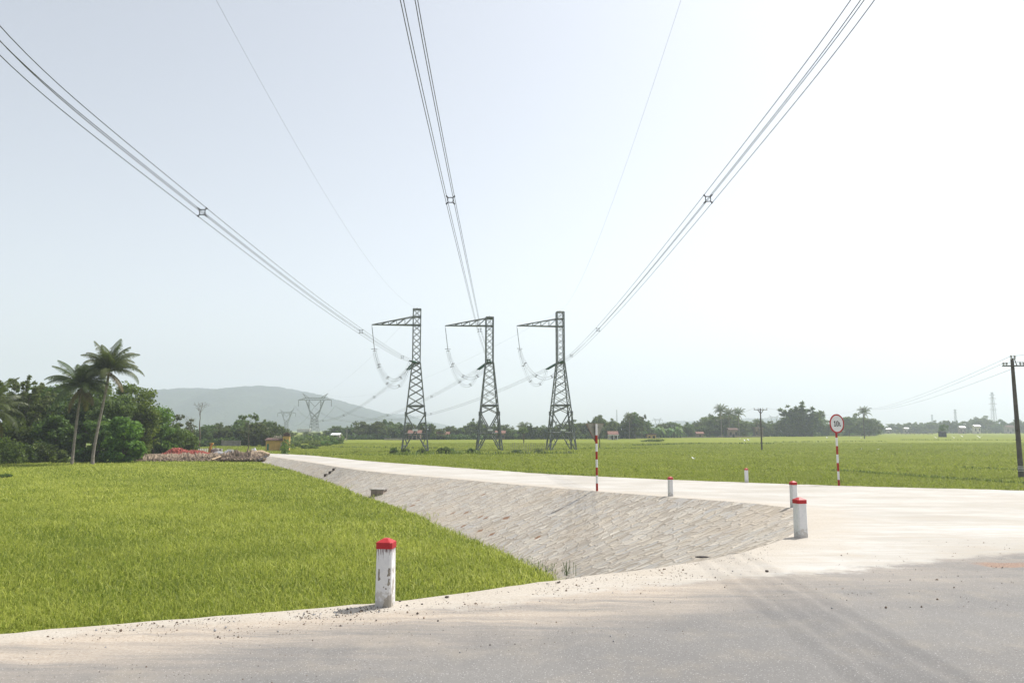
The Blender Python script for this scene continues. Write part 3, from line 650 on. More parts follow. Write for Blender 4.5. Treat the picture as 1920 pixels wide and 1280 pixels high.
# ------------------------------------------------------------------ pylons
LW, BW = .215, .082
def lerp(a, b, t): return a + (b - a) * t
def lattice_faces(mb, z0, w0, z1, w1, bw, style='X', cyc=0):
    """bracing of one panel on all four faces"""
    c0 = [(-w0, -w0), (w0, -w0), (w0, w0), (-w0, w0)]; c1 = [(-w1, -w1), (w1, -w1), (w1, w1), (-w1, w1)]
    for i in range(4):
        j = (i + 1) % 4; a0 = (*c0[i], z0); b0 = (*c0[j], z0); a1 = (*c1[i], z1); b1 = (*c1[j], z1)
        if style == 'X': mb.bar(a0, b1, bw); mb.bar(b0, a1, bw)
        elif style == 'Z': (mb.bar(a0, b1, bw * 1.25) if (i + cyc) % 2 == 0 else mb.bar(b0, a1, bw * 1.25))
        if style == 'H': mb.bar(a1, b1, bw * 1.5)
def pylon(cx, ptop, patop, pabot, pwaist, pbase, tip, half, label, yaw):
    b = G(cx, pbase); Y = b[1]; mpp = Y / F
    H = lambda py: atY(cx, py, Y)[2] - GZ
    ht, ha1, ha0, hw = H(ptop), H(patop), H(pabot), H(pwaist)
    t = thing('transmission_pylon', tuple(b), label, 'pylon', 'three angle pylons standing in the rice', yaw)
    w_top = .70; wb = half * mpp
    wz = lambda z: w_top if z >= hw else lerp(wb, w_top * 1.08, z / hw)
    zg = hw * .43        # gusset level
    for sx in (-1, 1):
        for sy in (-1, 1):
            m = MB(); m.bar((sx * wz(0), sy * wz(0), -.5), (sx * wz(zg), sy * wz(zg), zg), LW); m.bar((sx * wz(zg), sy * wz(zg), zg), (sx * wz(hw - .01), sy * wz(hw - .01), hw), LW * .92)
            m.box((sx * wz(zg), sy * wz(zg), zg), (.42, .42, .8)); m.build('leg', M['steel'], t)
    m = MB()
    # lower cross with secondary members
    zm = zg * .5; w0, wg, wm = wz(0), wz(zg), wz(zm)
    lattice_faces(m, 0, w0, zg, wg, .16, 'X')
    lattice_faces(m, 0, w0, zm, wm, .1, 'H')
    for i in range(4):
        c = lambda w: [(-w, -w), (w, -w), (w, w), (-w, w)]
        j = (i + 1) % 4
        for f, g in ((.2, .19), (.78, .79)):
            z_ = zg * f; A = np.array((*c(wz(z_))[i], z_)); Bb = np.array((*c(wz(z_))[j], z_))
            k = f if f < .5 else 1 - f
            m.bar(A, lerp(A, Bb, k), .09); m.bar(Bb, lerp(Bb, A, k), .09)
            z2 = zg * (.5); A2 = np.array((*c(wz(z2))[i], z2)); B2 = np.array((*c(wz(z2))[j], z2))
            m.bar(A2, lerp(A, Bb, k), .08); m.bar(B2, lerp(Bb, A, k), .08)
        z3 = zg * .38; A = np.array((*c(wz(z3))[i], z3)); Bb = np.array((*c(wz(z3))[j], z3)); m.bar(A, Bb, .09) if False else None
    # platform and X panels above
    zh = hw * .52; lattice_faces(m, zg, wz(zg), zh, wz(zh), .12, 'X'); lattice_faces(m, zg, wz(zg), zh, wz(zh), .15, 'H')
    npn = 6; zs = [zh]; ratio = .9; tot = sum(ratio ** k for k in range(npn))
    for k in range(npn): zs.append(zs[-1] + (hw - zh) * ratio ** k / tot)
    for a_, b_ in zip(zs[:-1], zs[1:]): lattice_faces(m, a_, wz(a_), b_, wz(b_), BW, 'X')
    lattice_faces(m, 0, 0, hw, wz(hw), .16, 'H'); m.build('bracing', M['steel'], t)
    # mast
    m = MB()
    for sx in (-1, 1):
        for sy in (-1, 1): m.bar((sx * w_top, sy * w_top, hw), (sx * w_top, sy * w_top, ht), .2)
    npn = 6; hs = [hw + (ha0 - hw) * k / npn for k in range(npn + 1)] + [ha1 if ht - ha1 > .6 else ht]
    if ht - ha1 > .6: hs.append(ht)
    for a_, b_ in zip(hs[:-1], hs[1:]): lattice_faces(m, a_, w_top, b_, w_top, .062, 'X')
    for z_ in (ha0, ha1, ht): lattice_faces(m, 0, 0, z_, w_top, .11, 'H')
    m.box((0, 0, ht + .12), (.16, .16, .35)); m.build('mast', M['steel'], t)
    # cross arm
    tl_ = (cx - 8 - tip[0]) * mpp + w_top; tz = atY(tip[0], tip[1], Y)[2] - GZ
    m = MB(); ti = (-tl_, 0, tz)
    for sy in (-1, 1):
        m.bar((-w_top, sy * w_top, ha0), ti, .15); m.bar((-w_top, sy * w_top, min(ha1, ht)), ti, .12)
        pv_ = None
        for k in range(1, 5):
            f = k / 5; lo = lerp(np.array((-w_top, sy * w_top, ha0)), np.array(ti), f); up = lerp(np.array((-w_top, sy * w_top, min(ha1, ht))), np.array(ti), f)
            m.bar(lo, up, .08); fp = (k - 1) / 5; lop = lerp(np.array((-w_top, sy * w_top, min(ha1, ht))), np.array(ti), fp); m.bar(lop, lo, .08)
    for k in range(1, 5):
        f = k / 5
        for hh in (ha0, min(ha1, ht)):
            A = lerp(np.array((-w_top, -w_top, hh)), np.array(ti), f); Bb = lerp(np.array((-w_top, w_top, hh)), np.array(ti), f); m.bar(A, Bb, .07)
    m.build('crossarm', M['steel'], t)
    m = MB(); m.box((0, -wz(1.2) - .06, 4.3), (1.0, .03, .32)); m.build('number_plate', M['roofwhite'], t)
    loc = Vector(b); Rz = Matrix.Rotation(yaw, 3, 'Z')
    return dict(Y=Y, waist=loc + Vector((0, 0, hw)), top=loc + Vector((0, 0, ht + .25)), tip=loc + Rz @ Vector(ti), wt=w_top, face=Rz)
PY = [pylon(778, 580, 594, 609.5, 680, 850, (693, 610), 25, 'left pylon of the three, a lattice mast with one arm, weeds at its feet', R(7)),
      pylon(917, 595, 597, 611, 680, 848, (832, 612), 23.5, 'middle pylon of the three, flat topped at the level of its arm', R(7)),
      pylon(1052, 585, 598, 612, 680, 847, (968, 612), 25, 'right pylon of the three, nearest to the triangular sign', R(7))]

def rings(pts, t_):
    pts = np.array(pts); d = np.gradient(pts, axis=0); d /= np.linalg.norm(d, axis=1)[:, None]
    side = np.cross(d, (0, 0, 1)); side /= np.linalg.norm(side, axis=1)[:, None]; up = np.cross(side, d); return d, side, up
def spacer(p, d, s, u, sp, parent, sc_=1.0):
    m = MB(); h = sp * .30; th = .022 * sc_; c = [p + s * a * h + u * b * h for a, b in ((-1, -1), (1, -1), (1, 1), (-1, 1))]
    for i in range(4):
        mid = (c[i] + c[(i + 1) % 4]) / 2; mid = mid + (mid - p) * .12
        m.bar(c[i], mid, th * 1.6); m.bar(mid, c[(i + 1) % 4], th * 1.6)
    for i, (a, b) in enumerate(((-1, -1), (1, -1), (1, 1), (-1, 1))):
        o = p + s * a * sp / 2 + u * b * sp / 2; m.bar(c[i], o, th * 2.2); m.bar(o - d * .07, o + d * .07, th * 2.6)
    return m.build('spacer', M['spacer'], parent)
def bundle(name, pts, spac, rw, label, cat, grp, spacers=(), n=4, sps=1.0):
    pts = np.array(pts, float); d, s, u = rings(pts, 0); o0 = pts[0]
    t = thing(name, tuple(o0), label, cat, grp)
    offs = [(-1, -1), (1, -1), (1, 1), (-1, 1)] if n == 4 else [(-1, 0), (1, 0)]
    for a, b in offs:
        m = MB(); m.tube([Vector(p - o0 + s_ * a * spac / 2 + u_ * b * spac / 2) for p, s_, u_ in zip(pts, s, u)], rw, 5); m.build('wire', M['wire'], t)
    for sy in spacers:
        k = int(np.argmin(abs(pts[:, 1] - sy)) if not isinstance(sy, tuple) else sy[0])
        spacer(pts[k] - o0, d[k], s[k], u[k], spac, t, sps)
    return t
INS = 'green glass insulator strings at the pylon waists'
def insulators(a, b, label):
    a, b = np.array(a), np.array(b); d = b - a; L = np.linalg.norm(d); d /= L; s_ = np.cross(d, (0, 0, 1)); s_ /= np.linalg.norm(s_)
    t = thing('insulator_string', tuple(a), label, 'insulator', INS)
    for sg in (-1, 1):
        m = MB(); n_ = 26; pts = []; rr = []
        for k in range(n_):
            f = .3 + (L - .6) * k / (n_ - 1); pts += [s_ * sg * .22 + d * (f - .05), s_ * sg * .22 + d * (f + .05)]; rr += [.15, .07]
        m.tube(pts, rr, 8); m.build('glass_discs', M['glass_green'], t)
    m = MB(); m.bar(s_ * -.3 + d * .2, s_ * .3 + d * .2, .1); m.bar(s_ * 0, d * .25, .08); m.build('yoke', M['spacer'], t)
    m = MB(); m.bar(s_ * -.3 + d * (L - .2), s_ * .3 + d * (L - .2), .1); m.bar(d * (L - .25), d * L, .08); m.build('yoke', M['spacer'], t); return t
# incoming conductors (towards the camera and over it)
data = {0: ([(752, 669), (678, 622), (376, 395), (0, 95)], [122.8, 87.6, 39.8, 23.2]),
        1: ([(899, 620), (845, 378), (765, 0)], [100, 42.4, 22.1]),
        2: ([(1071, 667), (1122, 617), (1330, 370), (1625, 0)], [126, 90.4, 41.4, 22.8])}
names = ['left', 'middle', 'right']
far_end = [(552, 760), (589, 763), (627, 760)]
for i, p in enumerate(PY):
    w = np.array(p['waist']); px, Ys = data[i]
    K = np.array([atY(a, b, y) for (a, b), y in zip(px, Ys)])
    Yk = np.r_[K[:, 1], w[1] - .7]; Xk = np.r_[K[:, 0], w[0]]; Zk = np.r_[K[:, 2], w[2]]
    wt = np.array([3 if 30 < y < 60 or y > 130 else 2 for y in Yk])
    fx = np.polyfit(Yk, Xk, 1 if i else 2, w=wt); fz = np.polyfit(Yk, Zk, 2, w=wt)
    ex, ez = np.interp(Yk, Yk, Xk - np.polyval(fx, Yk)), Zk - np.polyval(fz, Yk)
    o_ = np.argsort(Yk)
    ys = np.r_[np.linspace(-45, 20, 12), np.linspace(22, w[1] - 6.0, 110)]
    X = np.polyval(fx, ys) + np.interp(ys, Yk[o_], (Xk - np.polyval(fx, Yk))[o_]); Z = np.polyval(fz, ys) + np.interp(ys, Yk[o_], ez[o_])
    # smooth the residual correction
    for _ in range(30): X[1:-1] = (X[:-2] + 2 * X[1:-1] + X[2:]) / 4; Z[1:-1] = (Z[:-2] + 2 * Z[1:-1] + Z[2:]) / 4
    pts = np.c_[X, ys, Z]
    sp_y = [[123, 87.6, 39.8, -3], [100, 42.4, 5], [126, 90.4, 41.4, 0]][i]
    bundle('conductor_bundle', pts, .46, .0165, 'four wire conductor bundle coming over the road to the %s pylon' % names[i], 'power line', 'conductor bundles with square spacers', sp_y, sps=1.15)
    fr = w + np.array([0, -.75, 0]); e1 = pts[-1]
    insulators(fr, e1, 'green insulator pair on the road side of the %s pylon' % names[i])
    # outgoing bundle
    F_ = atY(*far_end[i], 420); dirv = F_ - w; dirv /= np.linalg.norm(dirv); bk = w + np.array([-.5, .6, 0]); e2 = bk + dirv * 5.4 + np.array([0, 0, -.9])
    insulators(bk, e2, 'green insulator pair on the far side of the %s pylon' % names[i])
    tt = np.linspace(0, 1, 90)[:, None]; q = e2 + (F_ - e2) * tt; q[:, 2] -= 4 * 9.2 * (tt * (1 - tt))[:, 0]
    bundle('conductor_bundle', q, .46, .016, 'conductor bundle sagging from the %s pylon back towards the hill' % names[i], 'power line', 'conductor bundles with square spacers', [(11,), (27,), (44,)], sps=1.5)
    # jumper
    tip = np.array(p['tip']); hb_ = tip + np.array([.6, .2, -4.9])
    t = thing('suspension_insulator', tuple(tip), 'thin insulator rod hanging from the arm tip of the %s pylon' % names[i], 'insulator', 'rods hanging from the arm tips')
    m = MB(); v_ = hb_ - tip; m.tube([v_ * f for f in (0, .1)], .03, 6); pts_ = []; rr = []
    for k in range(22):
        f = .1 + .8 * k / 21; pts_ += [v_ * f, v_ * (f + .018)]; rr += [.075, .045]
    m.tube(pts_, rr, 6); m.build('disc_string', M['wire'], t)
    m = MB(); m.bar(v_ * .9, v_, .06); m.bar(v_ * .93 + np.array([-.5, -.3, 0]), v_ * .93 + np.array([.5, .3, 0]), .07); m.bar(v_ + np.array([-.3, 0, .02]), v_ + np.array([.3, 0, .02]), .07); m.build('yoke', M['spacer'], t)
    for nm, e_, sag in (('nearer', e1, 4.4), ('farther', e2, 4.9)):
        tt = np.linspace(0, 1, 40)[:, None]; q = hb_ + (e_ - hb_) * tt
        q[:, 2] -= sag * ((4 * tt * (1 - tt))[:, 0]) ** .8
        q[:, :2] += np.array([-.0, 0])
        bundle('jumper_loop', q[::-1], .42, .014, '%s drooping wire loop below the arm of the %s pylon' % (nm, names[i]), 'power line', 'jumper loops under the pylon arms', [(10,), (24,), (34,)], sps=1.3)
# earth wires
for p, px, nm in ((PY[0], (405, 0), 'left'), (PY[2], (1277, 0), 'right')):
    a = np.array(p['top']); b = atY(*px, 34.0); tt = np.linspace(-.35, 1, 60)[:, None]; q = b + (a - b) * tt; q[:, 2] -= 3.0 * (1 - (2 * tt[:, 0] - 1) ** 2)
    t = thing('earth_wire', tuple(a), 'thin single wire rising from the top of the %s pylon over the road' % nm, 'power line', 'single earth wires')
    m = MB(); m.tube([Vector(v - a) for v in q], .006, 4); m.build('wire', M['wire'], t)
    a2 = a; b2 = atY(*((563, 741) if nm == 'left' else (617, 741)), 420); tt = np.linspace(0, 1, 50)[:, None]; q = a2 + (b2 - a2) * tt; q[:, 2] -= 26 * (tt * (1 - tt))[:, 0]
    t = thing('earth_wire', tuple(a), 'faint single wire sagging from the top of the %s pylon towards the hill' % nm, 'power line', 'single earth wires')
    m = MB(); m.tube([Vector(v - a) for v in q], .010, 4); m.build('wire', M['wire'], t)

# wide portal pylons behind
def cat_pylon(cx, py_top, Y, label, sc_, det=True, yaw=0.0):
    b = atY(cx, 804, Y); z0 = GZ; t = thing('portal_pylon', (b[0], b[1], z0), label, 'pylon', 'wide crossbeam pylons in the distance', yaw)
    Hh = atY(cx, py_top, Y)[2] - z0; k = Hh / 28.8
    def fr(pts, w, d0, d1, mb, both=True):
        for sy in ((-1, 1) if both else (1,)):
            a, c = pts; mb.bar((a[0] * k, sy * d0 * k, a[1] * k), (c[0] * k, sy * d1 * k, c[1] * k), w * sc_)
    dz = lambda z: 3 - (3 - .9) * min(1, z / 14)
    m = MB()
    for sx in (-1, 1):
        fr(((sx * 3.2, 0), (sx * 1.9, 12.2)), .2, 3, 1.2, m)
    m.build('leg', M['steel'], t)
    m = MB()
    zs = [0, 3.6, 6.4, 8.6, 10.5, 12.2]
    for a, c in zip(zs[:-1], zs[1:]):
        wa, wc = 3.2 - 1.3 * a / 12.2, 3.2 - 1.3 * c / 12.2; da, dc = 3 - 1.8 * a / 12.2, 3 - 1.8 * c / 12.2
        fr(((-wa, a), (wc, c)), .1, da, dc, m); fr(((wa, a), (-wc, c)), .1, da, dc, m); fr(((-wc, c), (wc, c)), .1, dc, dc, m)
        for sx in (-1, 1): m.bar((sx * wa * k, -da * k, a * k), (sx * wc * k, dc * k, c * k), .1 * sc_)
    m.build('base_bracing', M['steel'], t)
    m = MB()
    for sx in (-1, 1):
        fr(((sx * 1.9, 12.2), (sx * 3.8, 18.5)), .2, 1.2, .9, m); fr(((sx * 3.8, 18.5), (sx * 6.1, 24.4)), .2, .9, .7, m)
        fr(((sx * 3.8, 18.5), (sx * 3.9, 24.4)), .16, .9, .7, m); fr(((sx * 3.8, 18.0), (-sx * 1.9, 12.2)), .18, .9, 1.2, m)
        for f in (.25, .5, .75):
            z_ = 18.5 + 5.9 * f; fr(((sx * 3.85, z_), (sx * (3.8 + 2.3 * f), z_)), .08, .8, .8, m)
            fr(((sx * 3.85, z_), (sx * (3.8 + 2.3 * max(0, f - .25)), z_ - 1.4)), .08, .8, .8, m)
        fr(((sx * 2.4, 13.8), (sx * .4, 13.8)), .09, 1, 1, m); fr(((sx * 3.0, 15.6), (sx * 1.6, 15.8)), .09, 1, 1, m)
    m.build('window_frame', M['steel'], t)
    m = MB()
    fr(((-6.1, 24.4), (6.1, 24.4)), .17, .7, .7, m); fr(((-6.1, 25.9), (6.1, 25.9)), .17, .7, .7, m)
    nb = 14
    for q in range(nb):
        a = -6.1 + 12.2 * q / nb; c = a + 12.2 / nb; fr(((a, 24.4 if q % 2 else 25.9), (c, 25.9 if q % 2 else 24.4)), .08, .7, .7, m)
    for sx in (-1, 1):
        fr(((sx * 6.1, 24.4), (sx * 11, 24.5)), .15, .7, .05, m); fr(((sx * 6.1, 25.9), (sx * 11, 24.6)), .13, .7, .05, m)
        for f in (.25, .5, .75): fr(((sx * (6.1 + 4.9 * f), 24.4), (sx * (6.1 + 4.9 * (f - .2)), 25.9 - 1.3 * (f - .2))), .08, .5, .5, m)
    m.build('crossbeam', M['steel'], t)
    for sx in (-1, 1):
        m = MB(); fr(((sx * 6.1, 25.9), (sx * 8.3, 28.8)), .13, .7, .05, m); fr(((sx * 3.9, 25.9), (sx * 8.3, 28.8)), .13, .7, .05, m); fr(((sx * 8.0, 28.8), (sx * 9.0, 28.8)), .12, .05, .05, m)
        for f in (.3, .6): fr(((sx * (6.1 + 2.2 * f), 25.9 + 2.9 * f), (sx * (3.9 + 4.4 * f), 25.9 + 2.9 * f)), .07, .4, .4, m)
        m.build('peak', M['steel'], t)
        m = MB(); m.tube([(sx * 11 * k, 0, 24.4 * k), (sx * 11 * k, 0, 20.2 * k)], .13 * sc_, 6); m.build('insulator_string', M['wire'], t)
        m = MB(); m.tube([(sx * 3.9 * k, 0, 24.2 * k), (0, 0, 20 * k)], .11 * sc_, 6); m.build('insulator_string', M['wire'], t)
    return t
cat_pylon(589, 737.5, 420, 'wide crossbeam pylon before the hill, behind the yellow pump house', 1.0)
cat_pylon(536.5, 767.5, 800, 'smaller crossbeam pylon just left of the big one', 1.6)
cat_pylon(497, 785, 1250, 'tiny faint crossbeam pylon above the trees by the pump house', 1.9)
cat_pylon(1233, 783, 1300, 'tiny faint crossbeam pylon above the banana plants', 1.6)
cat_pylon(1452, 778, 1300, 'tiny faint crossbeam pylon left of the bamboo by the round sign', 1.6)
for (a, b_, nm) in (((552, 763), (514, 779), 'left'), ((589, 763), (537, 781), 'middle'), ((627, 763), (560, 779), 'right')):
    A = atY(*a, 420); B_ = atY(*b_, 800); tt = np.linspace(0, 1, 40)[:, None]; q = A + (B_ - A) * tt; q[:, 2] -= 4 * 10 * (tt * (1 - tt))[:, 0]
    t = thing('distant_conductor', tuple(A), 'faint %s wire sagging between the two crossbeam pylons' % nm, 'power line', 'wires between the crossbeam pylons')
    m = MB(); m.tube([Vector(v - A) for v in q], .06, 4); m.build('wire', M['wire'], t)
def lattice_mast(cx, pyt, Y, arms, wd, label):
    b = atY(cx, 804, Y); t = thing('lattice_mast', (b[0], b[1], GZ), label, 'pylon', 'faint masts above the far trees'); H = atY(cx, pyt, Y)[2] - GZ
    m = MB(); w0, w1 = wd, wd * .28; th = Y / F * .45
    for sx in (-1, 1):
        for sy in (-1, 1): m.bar((sx * w0, sy * w0, 0), (sx * w1, sy * w1, H), th)
    n_ = 12
    for k in range(n_):
        a, c = k / n_, (k + 1) / n_; wa, wc = lerp(w0, w1, a), lerp(w0, w1, c)
        for sy in (-1, 1): m.bar((-wa, sy * wa, a * H), (wc, sy * wc, c * H), th * .5); m.bar((wa, sy * wa, a * H), (-wc, sy * wc, c * H), th * .5)
    m.build('mast', M['steel'], t)
    for f, L in arms:
        m = MB(); z_ = H * f; m.bar((-L, 0, z_), (L, 0, z_), th * .8); m.bar((-L, 0, z_), (0, 0, z_ + L * .35), th * .5); m.bar((L, 0, z_), (0, 0, z_ + L * .35), th * .5); m.build('crossarm', M['steel'], t)
lattice_mast(1865, 735, 1100, [(.93, 4), (.84, 5.5), (.70, 6), (.56, 5.5)], 3.2, 'tall hazy lattice mast with four arms beside the leaning pole')
lattice_mast(1793, 767, 1500, [(.96, 4), (.85, 4)], 2.6, 'short faint lattice mast left of the tall hazy one')
lattice_mast(1749, 777, 1900, [(.95, 4)], 2.6, 'faintest lattice mast above the trees left of the others')
lattice_mast(1157, 768, 1300, [(.97, 1)], .9, 'thin faint mast above the trees right of the triangular sign')

# ------------------------------------------------------------------ utility poles
def bell(mb, x, y, z, s=1.0, mi=0):
    mb.lathe([(.03 * s, 0), (.035 * s, .06 * s), (.10 * s, .08 * s), (.09 * s, .13 * s), (.05 * s, .15 * s), (.085 * s, .19 * s), (.075 * s, .25 * s), (.03 * s, .28 * s)], (x, y, z), 10, mi)
b = atY(1915, 893, 62); t = thing('utility_pole', (b[0], b[1], GZ), 'dark concrete utility pole at the right edge with six pale insulators', 'utility pole', rotz=R(-6))
H = atY(1896, 668, 62)[2] - GZ - .25
m = MB(); m.lathe([(.235, 0), (.20, 1.5), (.125, H)], n=16); m.build('pole', M['dkconcrete'], t)
m = MB()
for zz, ww, hh in ((1.25, .22, .09), (1.38, .16, .07), (1.14, .12, .06), (1.02, .18, .06)):
    m.lathe([(.2135 - (zz - 1.2) * .008, zz), (.2135 - (zz + hh - 1.2) * .008, zz + hh)], n=16)
m.build('painted_band', paint('chipped_white_paint', (.5, .5, .48), .8, .3, 20, 0, (.13, .115, .105)), t)
z1 = atY(1896, 686, 62)[2] - GZ; z0 = H + .05
m = MB(); m.box((0, -.16, z1), (1.78, .1, .1)); m.build('crossarm', M['dkconcrete'], t)
m = MB(); m.box((0, -.16, z0), (.4, .09, .07)); m.box((0, -.1, z0 - .2), (.08, .06, .5)); m.build('top_bracket', M['dkconcrete'], t)
m = MB(); m.bar((.12, -.14, z0 - .05), (.26, -.16, z1 + .04), .05); m.build('brace', M['dkconcrete'], t)
polepins = []
for x, z in ((-.78, z1 + .05), (-.54, z1 + .05), (.54, z1 + .05), (.80, z1 + .05), (-.14, z0 + .03), (.14, z0 + .03)):
    m = MB(); bell(m, x, -.16, z, 1.0); m.build('insulator', M['porcelain'], t); polepins.append(b * np.array([1, 1, 0]) + np.array([x, -.16, GZ + z + .2]))
def tpole(cx, pyb, pyt, zb, label, arm=True, grp=None, r=.15, mat='dkconcrete'):
    g = G(cx, pyb, zb); Y = g[1]; t = thing('utility_pole', (g[0], Y, GZ), label, 'utility pole', grp); H = atY(cx, pyt, Y)[2] - GZ
    m = MB(); m.lathe([(r, 0), (r * .65, H)], n=10); m.build('pole', M[mat], t)
    if arm:
        m = MB(); m.box((0, -.15, H - .3), (2.6, .1, .12)); m.bar((-.55, -.15, H - .33), (0, -.15, H - 1.1), .09); m.bar((.55, -.15, H - .33), (0, -.15, H - 1.1), .09); m.build('crossarm', M[mat], t)
        for x in (-1.2, -.45, .45, 1.2):
            m = MB(); bell(m, x, -.15, H - .25, 1.1); m.build('insulator', M['porcelain'], t)
    return np.array([g[0], Y, GZ + H])
pA = tpole(1428.5, 842, 765, RZ, 'thin utility pole with a crossarm standing in the right rice field', r=.17)
pB = tpole(1621, 822, 765, RZ, 'far utility pole beside the palm behind the round sign', r=.2)
tpole(650, 826, 797, RZ, 'thin pale post by the white roofed house behind the left fields', False, r=.12, mat='concrete')
tpole(1124.5, 838, 812, RZ, 'short post in the field behind the triangular sign', False, r=.12, mat='dkconcrete')
for i, (x0, dx) in enumerate(((4, -1.2), (0, .45), (5, 1.2))):
    a = polepins[[4, 0, 5][i]] if i != 2 else polepins[0] + np.array([.5, 0, -.55]); b2 = pB + np.array([dx, 0, -.1]); tt = np.linspace(0, 1, 50)[:, None]; q = a + (b2 - a) * tt; q[:, 2] -= 4 * 1.6 * (tt * (1 - tt))[:, 0]
    o0 = a; lab = ('highest', 'middle', 'lowest')[i] + ' wire from the leaning utility pole to the far palm'
    w_ = thing('overhead_wire', tuple(o0), lab, 'power line', 'wires from the leaning utility pole'); m = MB(); m.tube([Vector(v - o0) for v in q], .012, 4); m.build('wire', M['wire'], w_)
for i, k in enumerate((4, 0)):
    a = polepins[k]; b2 = a + np.array([22, -32, 1.5]); tt = np.linspace(0, 1, 20)[:, None]; q = a + (b2 - a) * tt; q[:, 2] -= 2 * (tt * (1 - tt))[:, 0]
    w_ = thing('overhead_wire', tuple(a), ('upper' if i == 0 else 'lower') + ' wire leaving the leaning utility pole out of the right side', 'power line', 'wires from the leaning utility pole'); m = MB(); m.tube([Vector(v - a) for v in q], .012, 4); m.build('wire', M['wire'], w_)
for s_, nm in ((-1, 'left'), (1, 'right')):
    a = pA + np.array([s_ * 1.2, -.15, .05]); b2 = (atY(1290, 785, 330) if s_ < 0 else pB + np.array([-1.2, 0, 0])); tt = np.linspace(0, 1, 40)[:, None]; q = a + (b2 - a) * tt; q[:, 2] -= 8 * (tt * (1 - tt))[:, 0]
    w_ = thing('overhead_wire', tuple(a), 'faint wire running %s from the thin pole in the rice' % nm, 'power line'); m = MB(); m.tube([Vector(v - a) for v in q], .012, 4); m.build('wire', M['wire'], w_)

# ------------------------------------------------------------------ foliage generators
def leaves(C, Rd, cnt, size, rg, up=.35, stretch=1.6, droop=0.0, fill=.5):
    """C clump centres (n,3), Rd radii (n,3), cnt leaves per clump -> quads"""
    n = len(C); N = n * cnt; ci = np.repeat(np.arange(n), cnt)
    d = rg.normal(0, 1, (N, 3)); d /= np.linalg.norm(d, axis=1)[:, None]
    rr = rg.uniform(0, 1, N) ** (fill); p = C[ci] + d * rr[:, None] * Rd[ci]
    nrm = rg.normal(0, 1, (N, 3)) * .8 + d * .6 + np.array([0, 0, up]); nrm /= np.linalg.norm(nrm, axis=1)[:, None]
    a = np.cross(nrm, rg.normal(0, 1, (N, 3))); a /= np.linalg.norm(a, axis=1)[:, None] + 1e-9
    a[:, 2] -= droop; a /= np.linalg.norm(a, axis=1)[:, None]
    b = np.cross(nrm, a); sz = size * rg.uniform(.6, 1.4, N); sa = (sz * stretch / 2)[:, None]; sb = (sz / 2)[:, None]
    V = np.stack([p - a * sa, p - b * sb * .9 + nrm * sb * .15, p + a * sa, p + b * sb * .9 + nrm * sb * .15], 1).reshape(-1, 3)
    F_ = np.arange(N * 4).reshape(-1, 4); ct = rg.normal(0, .13, n)
    tint = np.repeat(np.clip(.45 + ct[ci] + rg.normal(0, .2, N), 0, 1), 4)
    return V, F_, tint
def crown_centers(rg, n, w, h0, h1, shape='round'):
    C = []
    while len(C) < n:
        z = rg.uniform(0, 1); x, y = rg.uniform(-1, 1, 2); r2 = x * x + y * y
        if shape == 'round': lim = math.sqrt(max(0, 1 - (2 * abs(z - .45)) ** 2.2 * .9))
        elif shape == 'tall': lim = .35 + .65 * math.sin(math.pi * min(1, z * 1.05 + .1))
        elif shape == 'spread': lim = .35 + .65 * z if z < .8 else 1 - (z - .8) * 2.5
        else: lim = 1 - .35 * z
        lim *= 1 + .22 * math.sin(3 * math.atan2(y, x) + 6 * z)
        if r2 < lim * lim and (r2 > .12 * lim or rg.uniform() < .5): C.append((x * w / 2, y * w / 2, h0 + z * (h1 - h0)))
    return np.array(C)
def trunk_mesh(rg, H, r, centers, nl=7, lean=0.0, mat='trunk', parent=None):
    m = MB(); top = H * .6; k = 6; pts = [(lean * (i / k) ** 1.3 + rg.normal(0, .02) * H * .2, rg.normal(0, .015) * H * .2, -.3 + (top + .3) * i / k) for i in range(k + 1)]
    m.tube(pts, [r * (1 - .55 * i / k) for i in range(k + 1)], 7)
    for c in centers[rg.permutation(len(centers))[:nl]]:
        f = rg.uniform(.35, .95); s_ = np.array(pts[int(f * k)]); e_ = np.array(c); mid = (s_ + e_) / 2 + np.array([0, 0, -.08 * H * rg.uniform()])
        m.tube([s_, mid, e_], [r * .4, r * .25, r * .08], 5)
    return m.build('trunk', M[mat], parent)
def tree_local(name, seed, H, w, mat, ncl, cnt, leaf, label, cat, loc, group=None, shape='round', h0=.15, clump=.17, nl=7, tr=.18, droop=0, fill=.5, stretch=1.6, lean=0):
    rg = np.random.default_rng(seed); t = thing(name, loc, label, cat, group)
    C = crown_centers(rg, ncl, w * (1 - clump), H * (h0 + clump * .6), H * (1 - clump * .55), shape); C[:, 0] += lean * C[:, 2] / H
    rad = np.stack([rg.uniform(.7, 1.35, ncl) * clump * w, rg.uniform(.7, 1.35, ncl) * clump * w, rg.uniform(.5, 1.0, ncl) * clump * w * .8], 1)
    V, F_, ti = leaves(C, rad, cnt, leaf, rg, droop=droop, fill=fill, stretch=stretch)
    k = V[:, 2] > .05; V[~k, 2] = .05
    npmesh('crown', V, F_, M[mat], t, tint=ti); trunk_mesh(rg, H, tr, C, nl, lean * .6, parent=t); return t
